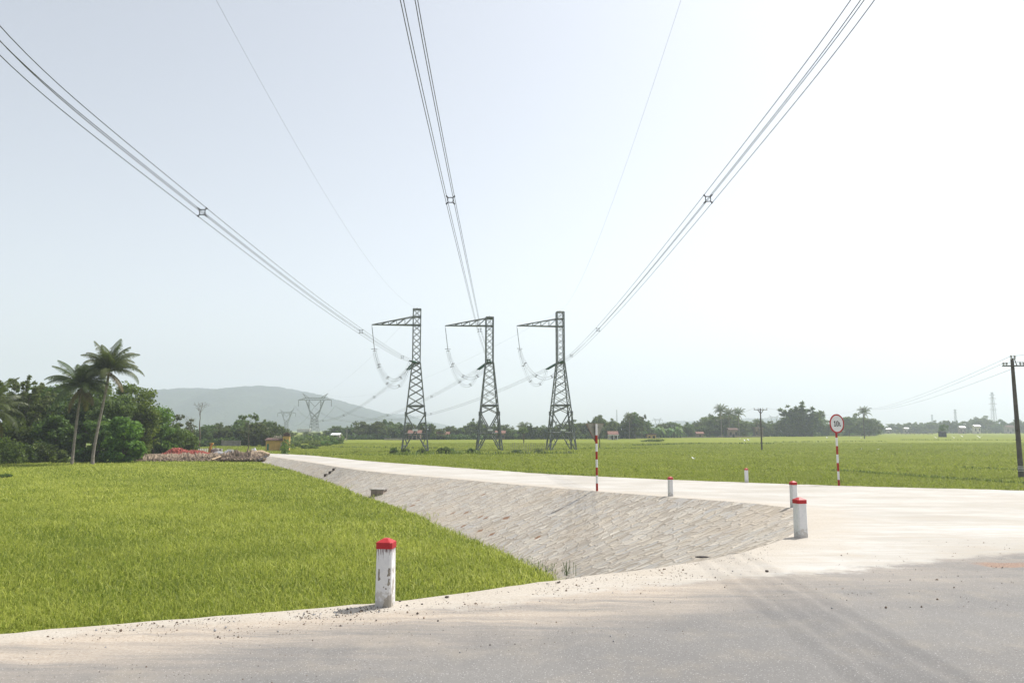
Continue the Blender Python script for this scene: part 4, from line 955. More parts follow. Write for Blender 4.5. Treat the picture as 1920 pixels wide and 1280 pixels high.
def bamboo_local(seed, H, w, label, loc, group=None, mat='leaf_bamboo', culms=22, per=34, leaf=.2, sparse=1.0):
    rg = np.random.default_rng(seed); t = thing('bamboo_clump', loc, label, 'bamboo', group); m = MB(); C = []; Rd = []
    for i in range(culms):
        az = rg.uniform(0, 2 * math.pi); out_ = rg.uniform(.2, 1) * w * .5; hh = H * rg.uniform(.72, 1.0) * (1 - .18 * (out_ / (w * .5)) ** 2); b = np.array([math.cos(az), math.sin(az), 0]) * .12 * w * rg.uniform(0, 1)
        pts = []
        for k in range(9):
            f = k / 8; pts.append(b + np.array([math.cos(az) * out_ * f ** 1.9, math.sin(az) * out_ * f ** 1.9, hh * (f - .10 * f ** 4)]))
        m.tube(pts, [.06 * (1 - .8 * k / 8) for k in range(9)], 5)
        for f in np.linspace(.22, 1, 11):
            k = f * 8; i0 = int(min(7, k)); q = lerp(pts[i0], pts[i0 + 1], k - i0); C.append(q + rg.normal(0, .035 * w, 3)); Rd.append(np.array([.07, .07, .045]) * w * (1.15 - .55 * f) * rg.uniform(.6, 1.3))
    C = np.array(C); Rd = np.array(Rd); V, F_, ti = leaves(C, Rd, int(per * sparse), leaf, rg, droop=.5, stretch=2.6, fill=.6)
    V[:, 2] = np.maximum(V[:, 2], .03)
    m.build('culms', M['trunk'], t); npmesh('foliage', V, F_, M[mat], t, tint=ti); return t
def frond_geo(rg, L, el, az, droop, nl, lw, wid, base):
    n = 14; pts = [np.array(base, float)]; e = el; d0 = np.array([math.cos(az), math.sin(az)])
    for i in range(n):
        e -= droop / n * (.4 + 1.2 * i / n); e = max(e, -1.5); pts.append(pts[-1] + np.array([d0[0] * math.cos(e), d0[1] * math.cos(e), math.sin(e)]) * L / n)
    pts = np.array(pts); V = []; side = np.array([-d0[1], d0[0], 0]); tints = []
    u = np.linspace(.12, .99, nl); tb = rg.normal(0, .1)
    for f in u:
        k = f * n; i0 = min(n - 1, int(k)); q = lerp(pts[i0], pts[i0 + 1], k - i0); tg = pts[i0 + 1] - pts[i0]; tg /= np.linalg.norm(tg)
        ll = lw * math.sin(math.pi * min(1, .18 + .82 * f) ** .8) ** .7 * rg.uniform(.85, 1.1) + .1
        upv = np.cross(tg, side)
        for sg in (-1, 1):
            dr = side * sg * .8 + tg * .55 + upv * (-.15) ; dr /= np.linalg.norm(dr); dr2 = dr + np.array([0, 0, -rg.uniform(.5, 1.6)]); dr2 /= np.linalg.norm(dr2)
            mid = q + dr * ll * .45; end = mid + dr2 * ll * .55; wv = tg * wid / 2
            V.append([q - wv * .6, q + wv * .6, mid + wv, mid - wv]); V.append([mid - wv, mid + wv, end + wv * .25, end - wv * .25]); tn = np.clip(.45 + tb + rg.normal(0, .16), 0, 1); tints += [tn] * 8
    for i in range(n):  # rachis
        a, b = pts[i], pts[i + 1]; w_ = .06 * (1 - i / n) + .015
        V.append([a - side * w_, a + side * w_, b + side * w_, b - side * w_]); V.append([a - np.array([0, 0, w_]), a + np.array([0, 0, w_]), b + np.array([0, 0, w_]), b - np.array([0, 0, w_])]); tints += [.75] * 8
    return V, tints
def palm(loc, trunk_pts, r0, L, nf, seed, label, group, upward=.6, lean_az=None, dry=3, nl=54, wid=.06, coconuts=True, lw=1.05):
    rg = np.random.default_rng(seed); t = thing('coconut_palm', loc, label, 'palm', group); m = MB()
    tp = smooth_pts(trunk_pts, 2); n = len(tp); m.tube([Vector(q) for q in tp], [r0 * (1.35 - .85 * min(1, i / n * 4) ** .5 * .6 - .25 * i / n) for i in range(n)], 9); m.build('trunk', M['palmtrunk'], t, smooth=True)
    top = np.array(tp[-1]); A = {0: ([], []), 1: ([], [])}
    for i in range(nf + dry):
        az = i * 2.39996 + rg.normal(0, .15); f = i / nf
        if i < nf: el = R(86) - f * R(86) * (1.25 - upward * .5) + rg.normal(0, .08); V, ti = frond_geo(rg, L * rg.uniform(.8, 1.15) * (1 if f > .1 else .85), el + rg.normal(0, .12), az + rg.normal(0, .2), R(50) + f * R(60) + rg.normal(0, .15), nl, lw, wid, top); k = 0
        else: V, ti = frond_geo(rg, L * .8, R(-20) - rg.uniform(0, .5), az, R(50), nl, lw * .8, wid, top); k = 1
        A[k][0].extend(V); A[k][1].extend(ti)
    for k, nm, mt in ((0, 'crown', 'palm'), (1, 'dry_fronds', 'palm_dry')):
        if A[k][0]:
            V = np.array(A[k][0]).reshape(-1, 3); npmesh(nm, V, np.arange(len(V)).reshape(-1, 4), M[mt], t, tint=np.array(A[k][1]))
    if coconuts:
        for i in range(5):
            a = i * 1.3; m = MB(); q = top + np.array([math.cos(a) * .3, math.sin(a) * .3, -.25 - .1 * (i % 2)]); m.lathe([(.02, -.15), (.11, -.08), (.13, 0), (.1, .09), (.02, .14)], tuple(q), 8); m.build('coconut', M['leaf_dark'] if i % 2 else M['wood'], t, smooth=True)
    return t
def px_place(cx, py_top, py_base, Y, wpx, z0=GZ):
    top = atY(cx, py_top, Y); return (top[0], Y, z0), top[2] - z0, wpx * Y / F

# --- the grove on the left
LG = 'trees of the dense grove on the left'
def grove(kind, cx, top, Y, wpx, label, **k):
    loc, H, w = px_place(cx, top - .075 * (868 - top), 0, Y, wpx * 1.05)
    return tree_local(kind, int(abs(cx) * 7 + Y), H, w, label=label, cat='tree', loc=loc, group=LG, **k)
loc, H, w = px_place(38, 690, 0, 96, 104); bamboo_local(11, H * 1.05, w * 1.0, 'tall feathery pale green tree at the left edge, behind the drooping palm', loc, LG, culms=44, per=34, leaf=.19)
grove('leafy_tree', 92, 716, 104, 88, 'dark leafy tree filling the gap left of the two tall coconut palms', mat='leaf_dark', ncl=60, cnt=110, leaf=.26)
grove('leafy_tree', 122, 697, 108, 66, 'lighter leafy tree whose top shows just left of the shorter tall palm crown', mat='leaf_mid', ncl=50, cnt=100, leaf=.24, shape='tall')
grove('leafy_tree', 166, 724, 100, 88, 'dark broad tree directly behind the two tall palm trunks', mat='leaf_dark', ncl=60, cnt=110, leaf=.26)
grove('leafy_tree', 184, 708, 108, 80, 'olive green tree whose top shows between the two tall palm crowns', mat='leaf_mid', ncl=55, cnt=110, leaf=.24)
grove('leafy_tree', 216, 728, 96, 84, 'bright green tree just right of the taller palm crown', mat='leaf_mid', ncl=60, cnt=120, leaf=.24)
grove('leafy_tree', 257, 714, 101, 96, 'tallest bright green rounded tree of the grove, above the red brick pile end', mat='leaf_bright', ncl=80, cnt=130, leaf=.23, h0=.05)
grove('leafy_tree', 292, 758, 107, 78, 'bright green lower tree at the right shoulder of the grove', mat='leaf_bright', ncl=60, cnt=120, leaf=.23, h0=.02)
grove('leafy_tree', 322, 796, 110, 70, 'low leafy tree directly behind the red brick pile', mat='leaf_mid', ncl=45, cnt=110, leaf=.22, h0=.0)
grove('leafy_tree', 350, 806, 112, 44, 'small bushy tree at the right end of the grove beside the bare tree', mat='leaf_mid', ncl=28, cnt=90, leaf=.22, h0=.0)
grove('sparse_tree', 330, 768, 122, 76, 'thin pale tree with loose greyish leaf clumps behind the brick pile', mat='leaf_grey', ncl=46, cnt=26, leaf=.24, h0=.3, clump=.08, nl=26, tr=.16)
grove('leafy_tree', 20, 775, 92, 90, 'dark low tree behind the drooping palm at the left edge', mat='leaf_dark', ncl=55, cnt=110, leaf=.26, h0=.0)
grove('leafy_tree', 110, 775, 93, 80, 'shaded dark tree left of the first tall palm trunk', mat='leaf_dark', ncl=55, cnt=110, leaf=.26, h0=.0)
grove('leafy_tree', 190, 778, 91, 66, 'leafy dark tree between and right of the two tall palm trunks', mat='leaf_mid', ncl=50, cnt=110, leaf=.24, h0=.0)
grove('leafy_tree', 236, 780, 89, 76, 'deep green tree low at the front of the grove above the earth mound', mat='leaf_bright', ncl=55, cnt=120, leaf=.24, h0=.0)
grove('leafy_tree', -60, 740, 95, 110, 'leafy tree cut by the left edge of the view', mat='leaf_mid', ncl=60, cnt=80, leaf=.28)
def bush(cx, base, hpx, wpx, z0, label, mat='leaf_mid', seed=None, leaf=.2, cat='bush', name='bush', grp=None):
    g = G(cx, base, z0); Y = g[1]; H, w = hpx * Y / F, wpx * Y / F; rg = np.random.default_rng(int(cx * 3 + base)); n = 16
    C = crown_centers(rg, n, w * .8, H * .1, H * .8, 'dome'); V, F_, ti = leaves(C, np.full((n, 3), .22) * [w, w, H], 90, leaf, rg); V[:, 2] = np.maximum(V[:, 2], 0)
    t = thing(name, (g[0], Y, z0), label, cat, grp); npmesh('foliage', V, F_, M[mat], t, tint=ti)
    m = MB(); 
    for c in C[:4]: m.tube([(0, 0, -.1), tuple(c * .5), tuple(c)], [.04, .03, .01], 4)
    m.build('stems', M['trunk'], t); return t
GB = 'bushes along the foot of the grove'
for cx, base, h, w, lab, mt in ((12, 872, 62, 60, 'light green bush at the left edge under the drooping palm', 'leaf_mid'), (48, 870, 40, 46, 'dark bush right of the light one at the left edge', 'leaf_dark'), (86, 869, 44, 50, 'dark bush between the left edge and the first palm trunk', 'leaf_dark'),
        (116, 870, 26, 36, 'low pale weedy bush just left of the first palm trunk', 'leaf_mid'), (153, 869, 30, 34, 'dark bush between the two tall palm trunks', 'leaf_dark'), (188, 869, 18, 24, 'small bright leafed bush right of the second palm trunk', 'leaf_bright'),
        (214, 868, 46, 50, 'dark round bush right of the second palm trunk', 'leaf_dark'), (250, 866, 40, 44, 'pale green bush at the left end of the earth mound', 'leaf_mid')):
    bush(cx, base, h, w, RZ - .2, lab, mt, grp=GB)
for cx, h, w, lab in ((270, 38, 60, 'dark shrub mass behind the left half of the earth mound'), (300, 34, 56, 'leafy shrub touching the left side of the brick pile'), (352, 26, 40, 'shrub behind the right side of the brick pile')):
    bush(cx, 849.5, h, w, -2.0, lab, 'leaf_dark', grp=GB)
bush(12, 896, 8, 24, RZ - .1, 'small weed patch standing out of the left rice field', 'leaf_mid', leaf=.1, name='weed_clump', cat='weed')
def loc_tr(p0, pxs, Y):
    return [tuple(atY(a, b, Y) - np.array(p0)) for a, b in pxs]
g = G(134, 872, RZ - .3); g[2] = RZ - .4; Y = 84
b0_ = atY(134, 875, Y)
palm(tuple(b0_), loc_tr(b0_, [(134, 875), (138, 838), (145, 780), (151, 738), (153, 726)], Y), .19, 4.1, 26, 5, 'shorter of the two tall coconut palms, left, with wide drooping crown', 'tall coconut palms of the grove', upward=.5, dry=3)
b0_ = atY(173, 873, Y)
palm(tuple(b0_), loc_tr(b0_, [(173, 873), (175, 845), (186, 790), (196, 745), (203, 708), (204, 697)], Y), .20, 4.0, 26, 9, 'taller of the two coconut palms with upright windblown crown', 'tall coconut palms of the grove', upward=1.15, dry=1)
b0_ = atY(-14, 872, 80)
palm(tuple(b0_), loc_tr(b0_, [(-14, 872), (-16, 830), (-18, 790), (-16, 768)], 80), .22, 4.2, 22, 21, 'coconut palm cut by the left edge, yellowish fronds drooping into view', 'tall coconut palms of the grove', upward=.35, dry=4)
def bare(cx, base, top, Y, label, seed, spread=.28, lv=4, leafy=False, r=.13):
    loc = atY(cx, base, Y); H = atY(cx, top, Y)[2] - loc[2]; rg = np.random.default_rng(seed); m = MB(); tips = []
    def br(p, d, L, r_, k):
        q = p + d * L; mid = (p + q) / 2 + rg.normal(0, .03, 3) * L; m.tube([p, mid, q], [r_, r_ * .8, r_ * .6], 5 if k > 1 else 4)
        if k == 0: tips.append(q); return
        for _ in range(3 if k > 1 else 3):
            nd = d + rg.normal(0, .62, 3) * spread / .28; nd[2] = abs(nd[2]) * .8 + .15; nd /= np.linalg.norm(nd); br(q, nd, L * rg.uniform(.55, .8), r_ * .55, k - 1)
    t = thing('bare_tree', tuple(loc), label, 'tree'); m.tube([(0, 0, -.3), (.1, 0, H * .25), (-.05, 0, H * .42)], [r, r * .85, r * .7], 7); br(np.array([-.05, 0, H * .42]), np.array([.02, 0, 1.]), H * .25, r * .65, lv); m.build('branches', M['trunk'], t)
    if leafy:
        C = np.array(tips)[:60]; V, F_, ti = leaves(C, np.full((len(C), 3), .35), 22, .2, rg); npmesh('foliage', V, F_, M['leaf_mid'], t, tint=ti)
    return t
bare(373, 836, 757, 118, 'tall leafless tree with pale twigs right of the left grove', 4)
bare(361, 838, 778, 118, 'smaller leafless tree leaning beside the tall bare one', 8, r=.08)
bare(465, 848, 780, 150, 'slender young tree with thin crown standing by the road end', 13, spread=.2, lv=3, leafy=True, r=.09)

# --- templates for the distant tree lines, copied with their parts
def tmpl(o): return o
TP = {}
TP['dark'] = [tree_local('leafy_tree', 100 + i, 9, 8, 'leaf_far', 34, 60, .42, 'x', 'tree', (0, 0, 0), h0=.02) for i in range(3)]
TP['mid'] = [tree_local('leafy_tree', 200 + i, 9, 8, 'leaf_olive', 34, 60, .42, 'x', 'tree', (0, 0, 0), h0=.03, shape=('round', 'spread', 'tall')[i]) for i in range(3)]
TP['pale'] = [bamboo_local(300 + i, 9, 8, 'x', (0, 0, 0), culms=16, per=16, leaf=.42) for i in range(2)]
TP['slim'] = [tree_local('slim_tree', 400 + i, 9, 4, 'leaf_mid', 20, 40, .4, 'x', 'tree', (0, 0, 0), h0=.25, shape='tall', clump=.2) for i in range(2)]
TP['bam'] = [bamboo_local(350 + i, 9, 8, 'x', (0, 0, 0), mat='leaf_far', culms=20, per=20, leaf=.42) for i in range(2)]
used = set()
top_px = [(356, 800), (385, 790), (420, 792), (445, 786), (470, 780), (490, 782), (512, 787), (530, 795), (548, 812), (600, 812), (622, 800), (650, 794), (680, 790), (705, 786), (722, 790), (750, 789), (780, 796), (800, 790), (820, 797), (840, 802), (862, 797), (880, 788), (900, 782), (920, 795), (940, 789), (962, 800), (985, 792), (1003, 797), (1020, 795), (1040, 788), (1060, 785), (1078, 790), (1100, 788), (1120, 778), (1140, 780), (1160, 790), (1180, 776), (1190, 772), (1205, 780), (1225, 792), (1245, 796), (1262, 790), (1282, 794), (1300, 788), (1320, 778), (1340, 775), (1360, 773), (1382, 778), (1400, 786), (1420, 788), (1442, 790), (1458, 786), (1480, 784), (1515, 782), (1535, 782), (1548, 785), (1565, 788), (1590, 777), (1610, 775), (1628, 782), (1642, 792), (1660, 798), (1680, 789), (1700, 787), (1720, 789), (1740, 786), (1760, 788), (1780, 784), (1800, 788), (1820, 785), (1842, 782), (1860, 783), (1880, 785), (1900, 786), (1945, 785)]
Yk_ = [(350, 180), (530, 200), (560, 330), (600, 330), (622, 290), (860, 290), (1130, 310), (1200, 330), (1300, 380), (1430, 400), (1530, 420), (1640, 470), (1662, 700), (1960, 700)]
marks = [(350, 530, 'left of the yellow pump house'), (530, 615, 'behind the big crossbeam pylon'), (615, 770, 'left of the left pylon'), (770, 915, 'between the left and middle pylons'), (915, 1050, 'between the middle and right pylons'), (1050, 1120, 'left of the triangular sign'), (1120, 1290, 'right of the triangular sign'), (1290, 1428, 'left of the thin pole'), (1428, 1572, 'right of the thin pole'), (1572, 1655, 'just right of the round sign'), (1655, 1780, 'on the horizon left of the mast'), (1780, 1960, 'on the horizon by the mast')]
rt = random.Random(5); spots = []
x = 357.0
while x < 1945:
    Y = float(np.interp(x, [a for a, b in Yk_], [b for a, b in Yk_])); top = float(np.interp(x, [a for a, b in top_px], [b for a, b in top_px])) + rt.uniform(-5, 7)
    kind = rt.choices(['dark', 'mid', 'pale', 'bam', 'slim'], [30, 30, 20, 12, 8])[0]
    if x > 1655 and kind == 'slim': kind = 'mid'
    spots.append([x, top, Y + rt.uniform(-10, 14), kind, rt.uniform(24, 36) * (1 if Y < 500 else .8) * (.5 if kind == 'slim' else 1)])
    x += rt.uniform(7.5, 12)
extra = [(385, 789, 185, 'dark', 44), (478, 792, 178, 'bam', 46), (500, 800, 176, 'bam', 40), (452, 784, 190, 'pale', 40), (519, 786, 192, 'pale', 34), (722, 781, 300, 'slim', 13), (733, 779, 300, 'slim', 14), (748, 787, 298, 'slim', 14), (705, 786, 288, 'dark', 34), (895, 784, 292, 'dark', 40), (1062, 786, 300, 'dark', 36), (1121, 775, 300, 'dark', 30), (1139, 780, 305, 'pale', 34), (1183, 781, 310, 'bam', 46), (1190, 766, 308, 'slim', 20), (1203, 778, 308, 'slim', 12), (1330, 777, 372, 'mid', 50), (1355, 775, 376, 'dark', 54), (1384, 785, 380, 'mid', 40), (1500, 753, 395, 'bam', 66), (1474, 772, 396, 'mid', 40), (1484, 768, 398, 'pale', 44), (1518, 762, 397, 'bam', 40), (1591, 777, 430, 'mid', 36), (1628, 779, 420, 'dark', 44), (1614, 782, 418, 'mid', 36)]
spots += [list(e) for e in extra]
spots.sort(key=lambda q: q[0])
ORD = ['first', 'second', 'third', 'fourth', 'fifth', 'sixth', 'seventh', 'eighth', 'ninth', 'tenth', 'eleventh', 'twelfth', 'thirteenth', 'fourteenth', 'fifteenth', 'sixteenth', 'seventeenth', 'eighteenth']
KN = {'dark': 'dark rounded tree', 'mid': 'mid green tree', 'pale': 'pale bamboo clump', 'bam': 'dark bamboo clump', 'slim': 'slim upright tree'}
cnt_ = {}
for x, top, Y, kind, wpx in spots:
    src = rt.choice(TP[kind]); mk = next(mm for mm in marks if mm[0] <= x < mm[1] or mm is marks[-1]); cnt_[(mk[2], kind)] = cnt_.get((mk[2], kind), 0) + 1
    o = copy_tree(src) if src in used else src; used.add(src)
    loc, H, w = px_place(x, top, 0, Y, wpx); o.location = loc; bw = 4 if kind == 'slim' else 8
    o.scale = (w / bw * (1.0 if kind in ('slim',) else 1.1), w / bw * 1.1, H / 9.0); o.rotation_euler = (0, 0, rt.uniform(0, 6.28))
    o['label'] = '%s %s from left, %s' % (ORD[cnt_[(mk[2], kind)] - 1], KN[kind], mk[2]); o['group'] = 'distant trees along the edge of the rice fields'; o['category'] = 'bamboo' if kind in ('pale', 'bam') else 'tree'
for k in TP.values():
    for o in k:
        if o not in used:
            for c in list(o.children): bpy.data.objects.remove(c)
            bpy.data.objects.remove(o)
DP = 'small coconut palms in the distant trees'
first = None
for x, top, Y, L, lab in ((1352, 765, 368, 4.2, 'tallest distant palm rising above the trees left of the thin pole'), (1367, 771, 370, 4.0, 'second distant palm, just right of the tallest'), (1385, 770, 372, 4.0, 'third distant palm, nearest to the thin pole'), (1622, 768, 425, 4.6, 'dense palm right of the round sign'), (1421, 786, 385, 3.4, 'low palm directly behind the thin pole'), (1180, 778, 306, 3.0, 'small palm left of the slim tall tree behind the triangular sign'), (982, 792, 300, 3.4, 'small palm in the trees between middle and right pylon')):
    b = atY(x, 804, Y); H = atY(x, top + 6, Y)[2] - GZ
    if first is None:
        first = palm((b[0], Y, GZ), [(0, 0, 0), (.2, 0, 4), (.1, 0, 10)], .28, 4.0, 18, 31, lab, DP, upward=.7, dry=2, nl=16, wid=.16, coconuts=False, lw=1.0); o = first
    else: o = copy_tree(first)
    o.location = (b[0], Y, GZ); o.scale = (L / 4, L / 4, H / 10); o['label'] = lab
g_ = G(982, 842, RZ)
# slim tree in the field
o = tree_local('slim_tree', 77, 9, 3.2, 'leaf_mid', 14, 30, .3, 'lone slim tree standing in the rice between the middle and right pylons', 'tree', (0, 0, 0), h0=.45, shape='tall', clump=.22); bb = atY(982, 832, 210); o.location = (bb[0], 210, GZ); o.scale = (1, 1, (atY(982, 795, 210)[2] - GZ) / 9)
o = tree_local('small_tree', 78, 7, 6, 'leaf_mid', 22, 60, .35, 'small bushy tree above a dark hut in the right rice field', 'tree', (0, 0, 0), h0=.25, clump=.2); bb = atY(1770, 815, 380); o.location = (bb[0], 380, GZ); o.scale = (.75, .75, (atY(1770, 793, 380)[2] - GZ) / 7)
# undergrowth strips
def strip(px0, px1, h, name_label, mat='leaf_dark', dy=-7, leaf=.5, dens=2.2):
    xs = np.arange(px0, px1, 3.0); C = []
    rg = np.random.default_rng(int(px0))
    for x in xs:
        Y = float(np.interp(x, [a for a, b in Yk_], [b for a, b in Yk_])) + dy; q = atY(x, 804, Y); C.append((q[0], Y + rg.uniform(-3, 3), GZ + h * .45 * rg.uniform(.6, 1.2)))
    C = np.array(C); sx = 3.0 * C[:, 1] / F; V, F_, ti = leaves(C, np.stack([sx * 1.4, np.full(len(C), 1.5), np.full(len(C), h * .5)], 1), int(55 * dens / 2.2), leaf, rg)
    V[:, 2] = np.maximum(V[:, 2], GZ); o = npmesh('undergrowth', V, F_, M[mat], tint=ti); props(o, name_label, 'undergrowth', kind='stuff')
strip(352, 528, 2.6, 'dark undergrowth below the trees left of the pump house'); strip(612, 920, 3.0, 'dark undergrowth at the foot of the trees behind the left pylons')
strip(920, 1235, 3.2, 'dark undergrowth at the foot of the trees behind the right pylon'); strip(1235, 1655, 3.0, 'undergrowth at the foot of the right trees', 'leaf_mid')
strip(1655, 1950, 5, 'low vegetation along the far hazy tree line', 'leaf_mid', leaf=.8)
strip(528, 640, 3.0, 'low scrub below the big crossbeam pylon', 'leaf_mid', dy=-90, leaf=.4)
strip(540, 620, 1.6, 'rough scrub and weeds right of the pump house', 'leaf_bright', dy=-120, leaf=.3)
for x, b_, h, w, lab in ((553, 838, 12, 26, 'dark bush just right of the yellow pump house'), (590, 838, 9, 30, 'low bush below the big crossbeam pylon'), (610, 836, 13, 22, 'bright leafy bush left of the two field workers'), (625, 834, 17, 20, 'small banana like bush beside the two field workers'), (578, 842, 10, 36, 'dry looking shrub in the field right of the pump house'),
        (740, 852, 16, 20, 'spiky shrub at the left foot of the left pylon'), (760, 850, 12, 20, 'leafy weed bush under the left pylon'), (790, 851, 12, 22, 'weed bush inside the left pylon'), (832, 852, 18, 28, 'dark round shrub right of the left pylon'), (846, 852, 13, 22, 'second shrub touching the dark round one right of the left pylon'), (884, 851, 13, 18, 'shrub at the left foot of the middle pylon'), (970, 850, 8, 20, 'low shrub right of the middle pylon'), (1010, 849, 7, 18, 'low shrub left of the right pylon'), (1225, 829, 8, 60, 'low bush in the far rice before the banana plants')):
    bush(x, b_, h * .8, w * .9, RZ - .3, lab, 'leaf_bright' if 'bright' in lab or 'banana' in lab else 'leaf_mid', leaf=.28)
# banana plants
def banana(loc, seed):
    rg = np.random.default_rng(seed); t = thing('banana_plant', loc, 'x', 'banana plant', 'banana plants before the trees'); m = MB(); m.tube([(0, 0, 0), (.05, 0, 1.2), (0, 0, 2.4)], [.16, .13, .08], 7); m.build('stem', M['leaf_mid'], t)
    V = []; ti = []
    for i in range(9):
        az = i * 2.4; e = R(75) - i * R(8); p = np.array([0, 0, 2.3]); d = np.array([math.cos(az), math.sin(az), 0]); sd_ = np.array([-d[1], d[0], 0]); n = 6; pr = None
        for k in range(n + 1):
            w_ = .38 * math.sin(math.pi * min(1, (k + .4) / (n + .6))) + .02; L_, Rr = p - sd_ * w_, p + sd_ * w_
            if pr is not None: V.append([pr[0], pr[1], p + 0 * L_, L_][0:1] + [pr[2], p, L_]); V.append([pr[2], pr[1], Rr, p]); ti += [rg.uniform(.3, .9)] * 8
            pr = (L_, Rr, p.copy()); e -= R(17); p = p + (d * math.cos(e) + np.array([0, 0, math.sin(e)])) * .38
    V = np.array(V).reshape(-1, 3); npmesh('leaves', V, np.arange(len(V)).reshape(-1, 4), M['banana'], t, tint=np.array(ti)); return t
bt = banana((0, 0, GZ), 3); nb_ = 0
for k in range(16):
    x = 1182 + k * 6.3 + rt.uniform(-1.5, 1.5); Y = 315 + k * 2.2 + rt.uniform(-3, 3); q = atY(x, 804, Y); o = bt if k == 0 else copy_tree(bt); o.location = (q[0], Y, GZ); s_ = rt.uniform(1.0, 1.45) * 1.15; o.scale = (s_, s_, s_ * 1.1); o.rotation_euler = (0, 0, rt.uniform(0, 6))
    o['label'] = '%s banana plant from the left in the pale row behind the grey wall' % ORD[k]

# ------------------------------------------------------------------ earth mound, brick heap, sand, gravel at the end of the side road
def mound(name, px0, px1, base, tops, depth, z0, mat, label, cat, rough=.12, seed=1, kind=None, nx=90, ny=16, lump=.3):
    rg = np.random.default_rng(seed); xs = np.linspace(px0, px1, nx); V = []
    bz = np.array([G(x, np.interp(x, [q[0] for q in base], [q[1] for q in base]), z0) for x in xs]); tp = np.interp(xs, [q[0] for q in tops], [q[1] for q in tops])
    Hh = np.array([atY(x, t_, b[1] + depth * .45)[2] for x, t_, b in zip(xs, tp, bz)]) - z0; Hh = np.maximum(Hh, .02)
    ph = rg.uniform(0, 6, 8); org = bz[nx // 2].copy(); org[2] = z0 - .5
    for j in range(ny):
        f = j / (ny - 1); prof = math.sin(math.pi * min(1, f * 1.05) ** .75) ** .55 if f < .96 else .1
        lumps = 1 + lump * .5 * (np.sin(xs * .23 + ph[0] + 5 * f) * .5 + np.sin(xs * .61 + ph[1] - 7 * f) * .35 + np.sin(xs * 1.3 + ph[2] + 11 * f) * .25)
        z = z0 + Hh * prof * (1 if 0 < j < ny - 1 else 0) * lumps + rg.normal(0, rough, nx) * (0 < j < ny - 1) - (.5 if j in (0, ny - 1) else 0)
        V.append(np.c_[bz[:, 0] + bz[:, 0] / bz[:, 1] * depth * f, bz[:, 1] + depth * f + rg.normal(0, .05, nx), z] - org)
    k = np.arange((ny - 1) * nx).reshape(-1, nx)[:, :-1].ravel()
    o = npmesh(name, np.concatenate(V), np.stack([k, k + 1, k + 1 + nx, k + nx], 1), mat); o.location = org; props(o, label, cat, kind=kind); return o
mound('earth_mound', 252, 478, [(250, 866), (330, 865), (420, 864), (480, 862)], [(252, 864), (262, 857), (285, 853), (330, 851), (400, 850), (430, 851), (455, 850), (478, 852)], 8, RZ - .15, M['dirt'], 'long brown earth bank along the far edge of the left rice field', 'earth bank', seed=2, nx=150)
mound('rubble_heap', 414, 498, [(410, 863), (470, 864), (500, 859)], [(414, 856), (425, 851), (445, 849), (470, 848), (485, 850), (498, 855)], 4, RZ + .05, M['dirt'], 'lumpy brown rubble heap ending at the stone bank', 'rubble heap', rough=.2, seed=5, nx=90, lump=.7)
# platform of packed earth behind the bank
q0, q1, q2, q3 = G(262, 853, -1.75), G(500, 851, -1.55), atY(500, 848, 107), atY(270, 848, 107)
pl = MB(); pl.add([q0, q1, (q2[0], q2[1], -1.7), (q3[0], q3[1], -1.8), (q0[0], q0[1], GZ), (q1[0], q1[1], GZ), (q2[0], q2[1], GZ), (q3[0], q3[1], GZ)], [(0, 1, 2, 3), (0, 4, 5, 1), (1, 5, 6, 2), (2, 6, 7, 3), (3, 7, 4, 0)])
props(pl.build('earth_platform', M['dirt']), 'level packed earth behind the long bank', kind='structure')
def clods(name, px0, px1, y0, y1, Yr, n, size, mats, label, cat, seed, shape='lump', heap=None, kind='stuff'):
    rg = np.random.default_rng(seed); m = MB()
    for i in range(n):
        px = rg.uniform(px0, px1); t_ = np.interp(px, [a for a, b in heap], [b for a, b in heap]) if heap else y0
        f = rg.uniform(0, 1) ** .8; py = t_ + (y1 - t_) * f; Y = Yr[1] + (Yr[0] - Yr[1]) * f; q = atY(px, py, Y); s_ = size * rg.uniform(.6, 1.5); mi = rg.integers(0, len(mats))
        if shape == 'brick': d = (size * 1.0, size * .48, size * .3)
        else: d = (s_, s_ * rg.uniform(.6, 1), s_ * rg.uniform(.5, .9))
        Rm = Matrix.Rotation(rg.uniform(0, 6.3), 3, 'Z') @ Matrix.Rotation(rg.normal(0, .6), 3, 'X') @ Matrix.Rotation(rg.normal(0, .6), 3, 'Y')
        vs = [Vector(q) + Rm @ Vector((x * d[0] / 2, y * d[1] / 2, z * d[2] / 2)) * (1 if shape == 'brick' else rg.uniform(.7, 1.15)) for z in (-1, 1) for x, y in ((-1, -1), (1, -1), (1, 1), (-1, 1))]
        m.add(vs, [(3, 2, 1, 0), (4, 5, 6, 7), (0, 1, 5, 4), (1, 2, 6, 5), (2, 3, 7, 6), (3, 0, 4, 7)], mi)
    o = m.build(name, mats); props(o, label, cat, kind=kind); return o
M['brick2'] = paint('brick_pale', (.46, .24, .19), .9, .3, 2); M['brick3'] = paint('brick_dark', (.26, .06, .045), .9, .3, 2); M['dirt2'] = paint('dirt_dark', (.15, .11, .085), .95, .3, 3)
clods('earth_clods', 256, 480, 850, 864, (91, 97), 1100, .17, [M['dirt'], M['dirt2'], M['dirt']], 'loose clods and stones strewn over the earth bank', 'rubble', 3, heap=[(256, 861), (285, 854), (330, 852), (480, 851)])
clods('broken_rubble', 416, 497, 848, 862, (89, 93), 520, .27, [M['dirt'], M['dirt2'], M['dirt2'], M['dirt']], 'broken lumps covering the rubble heap by the stone bank', 'rubble', 4, heap=[(416, 857), (445, 850), (470, 849), (497, 857)])
hp = [(304, 852), (315, 846), (322, 841), (330, 839.5), (340, 841), (352, 845), (365, 843.5), (378, 846), (392, 849), (397, 852)]
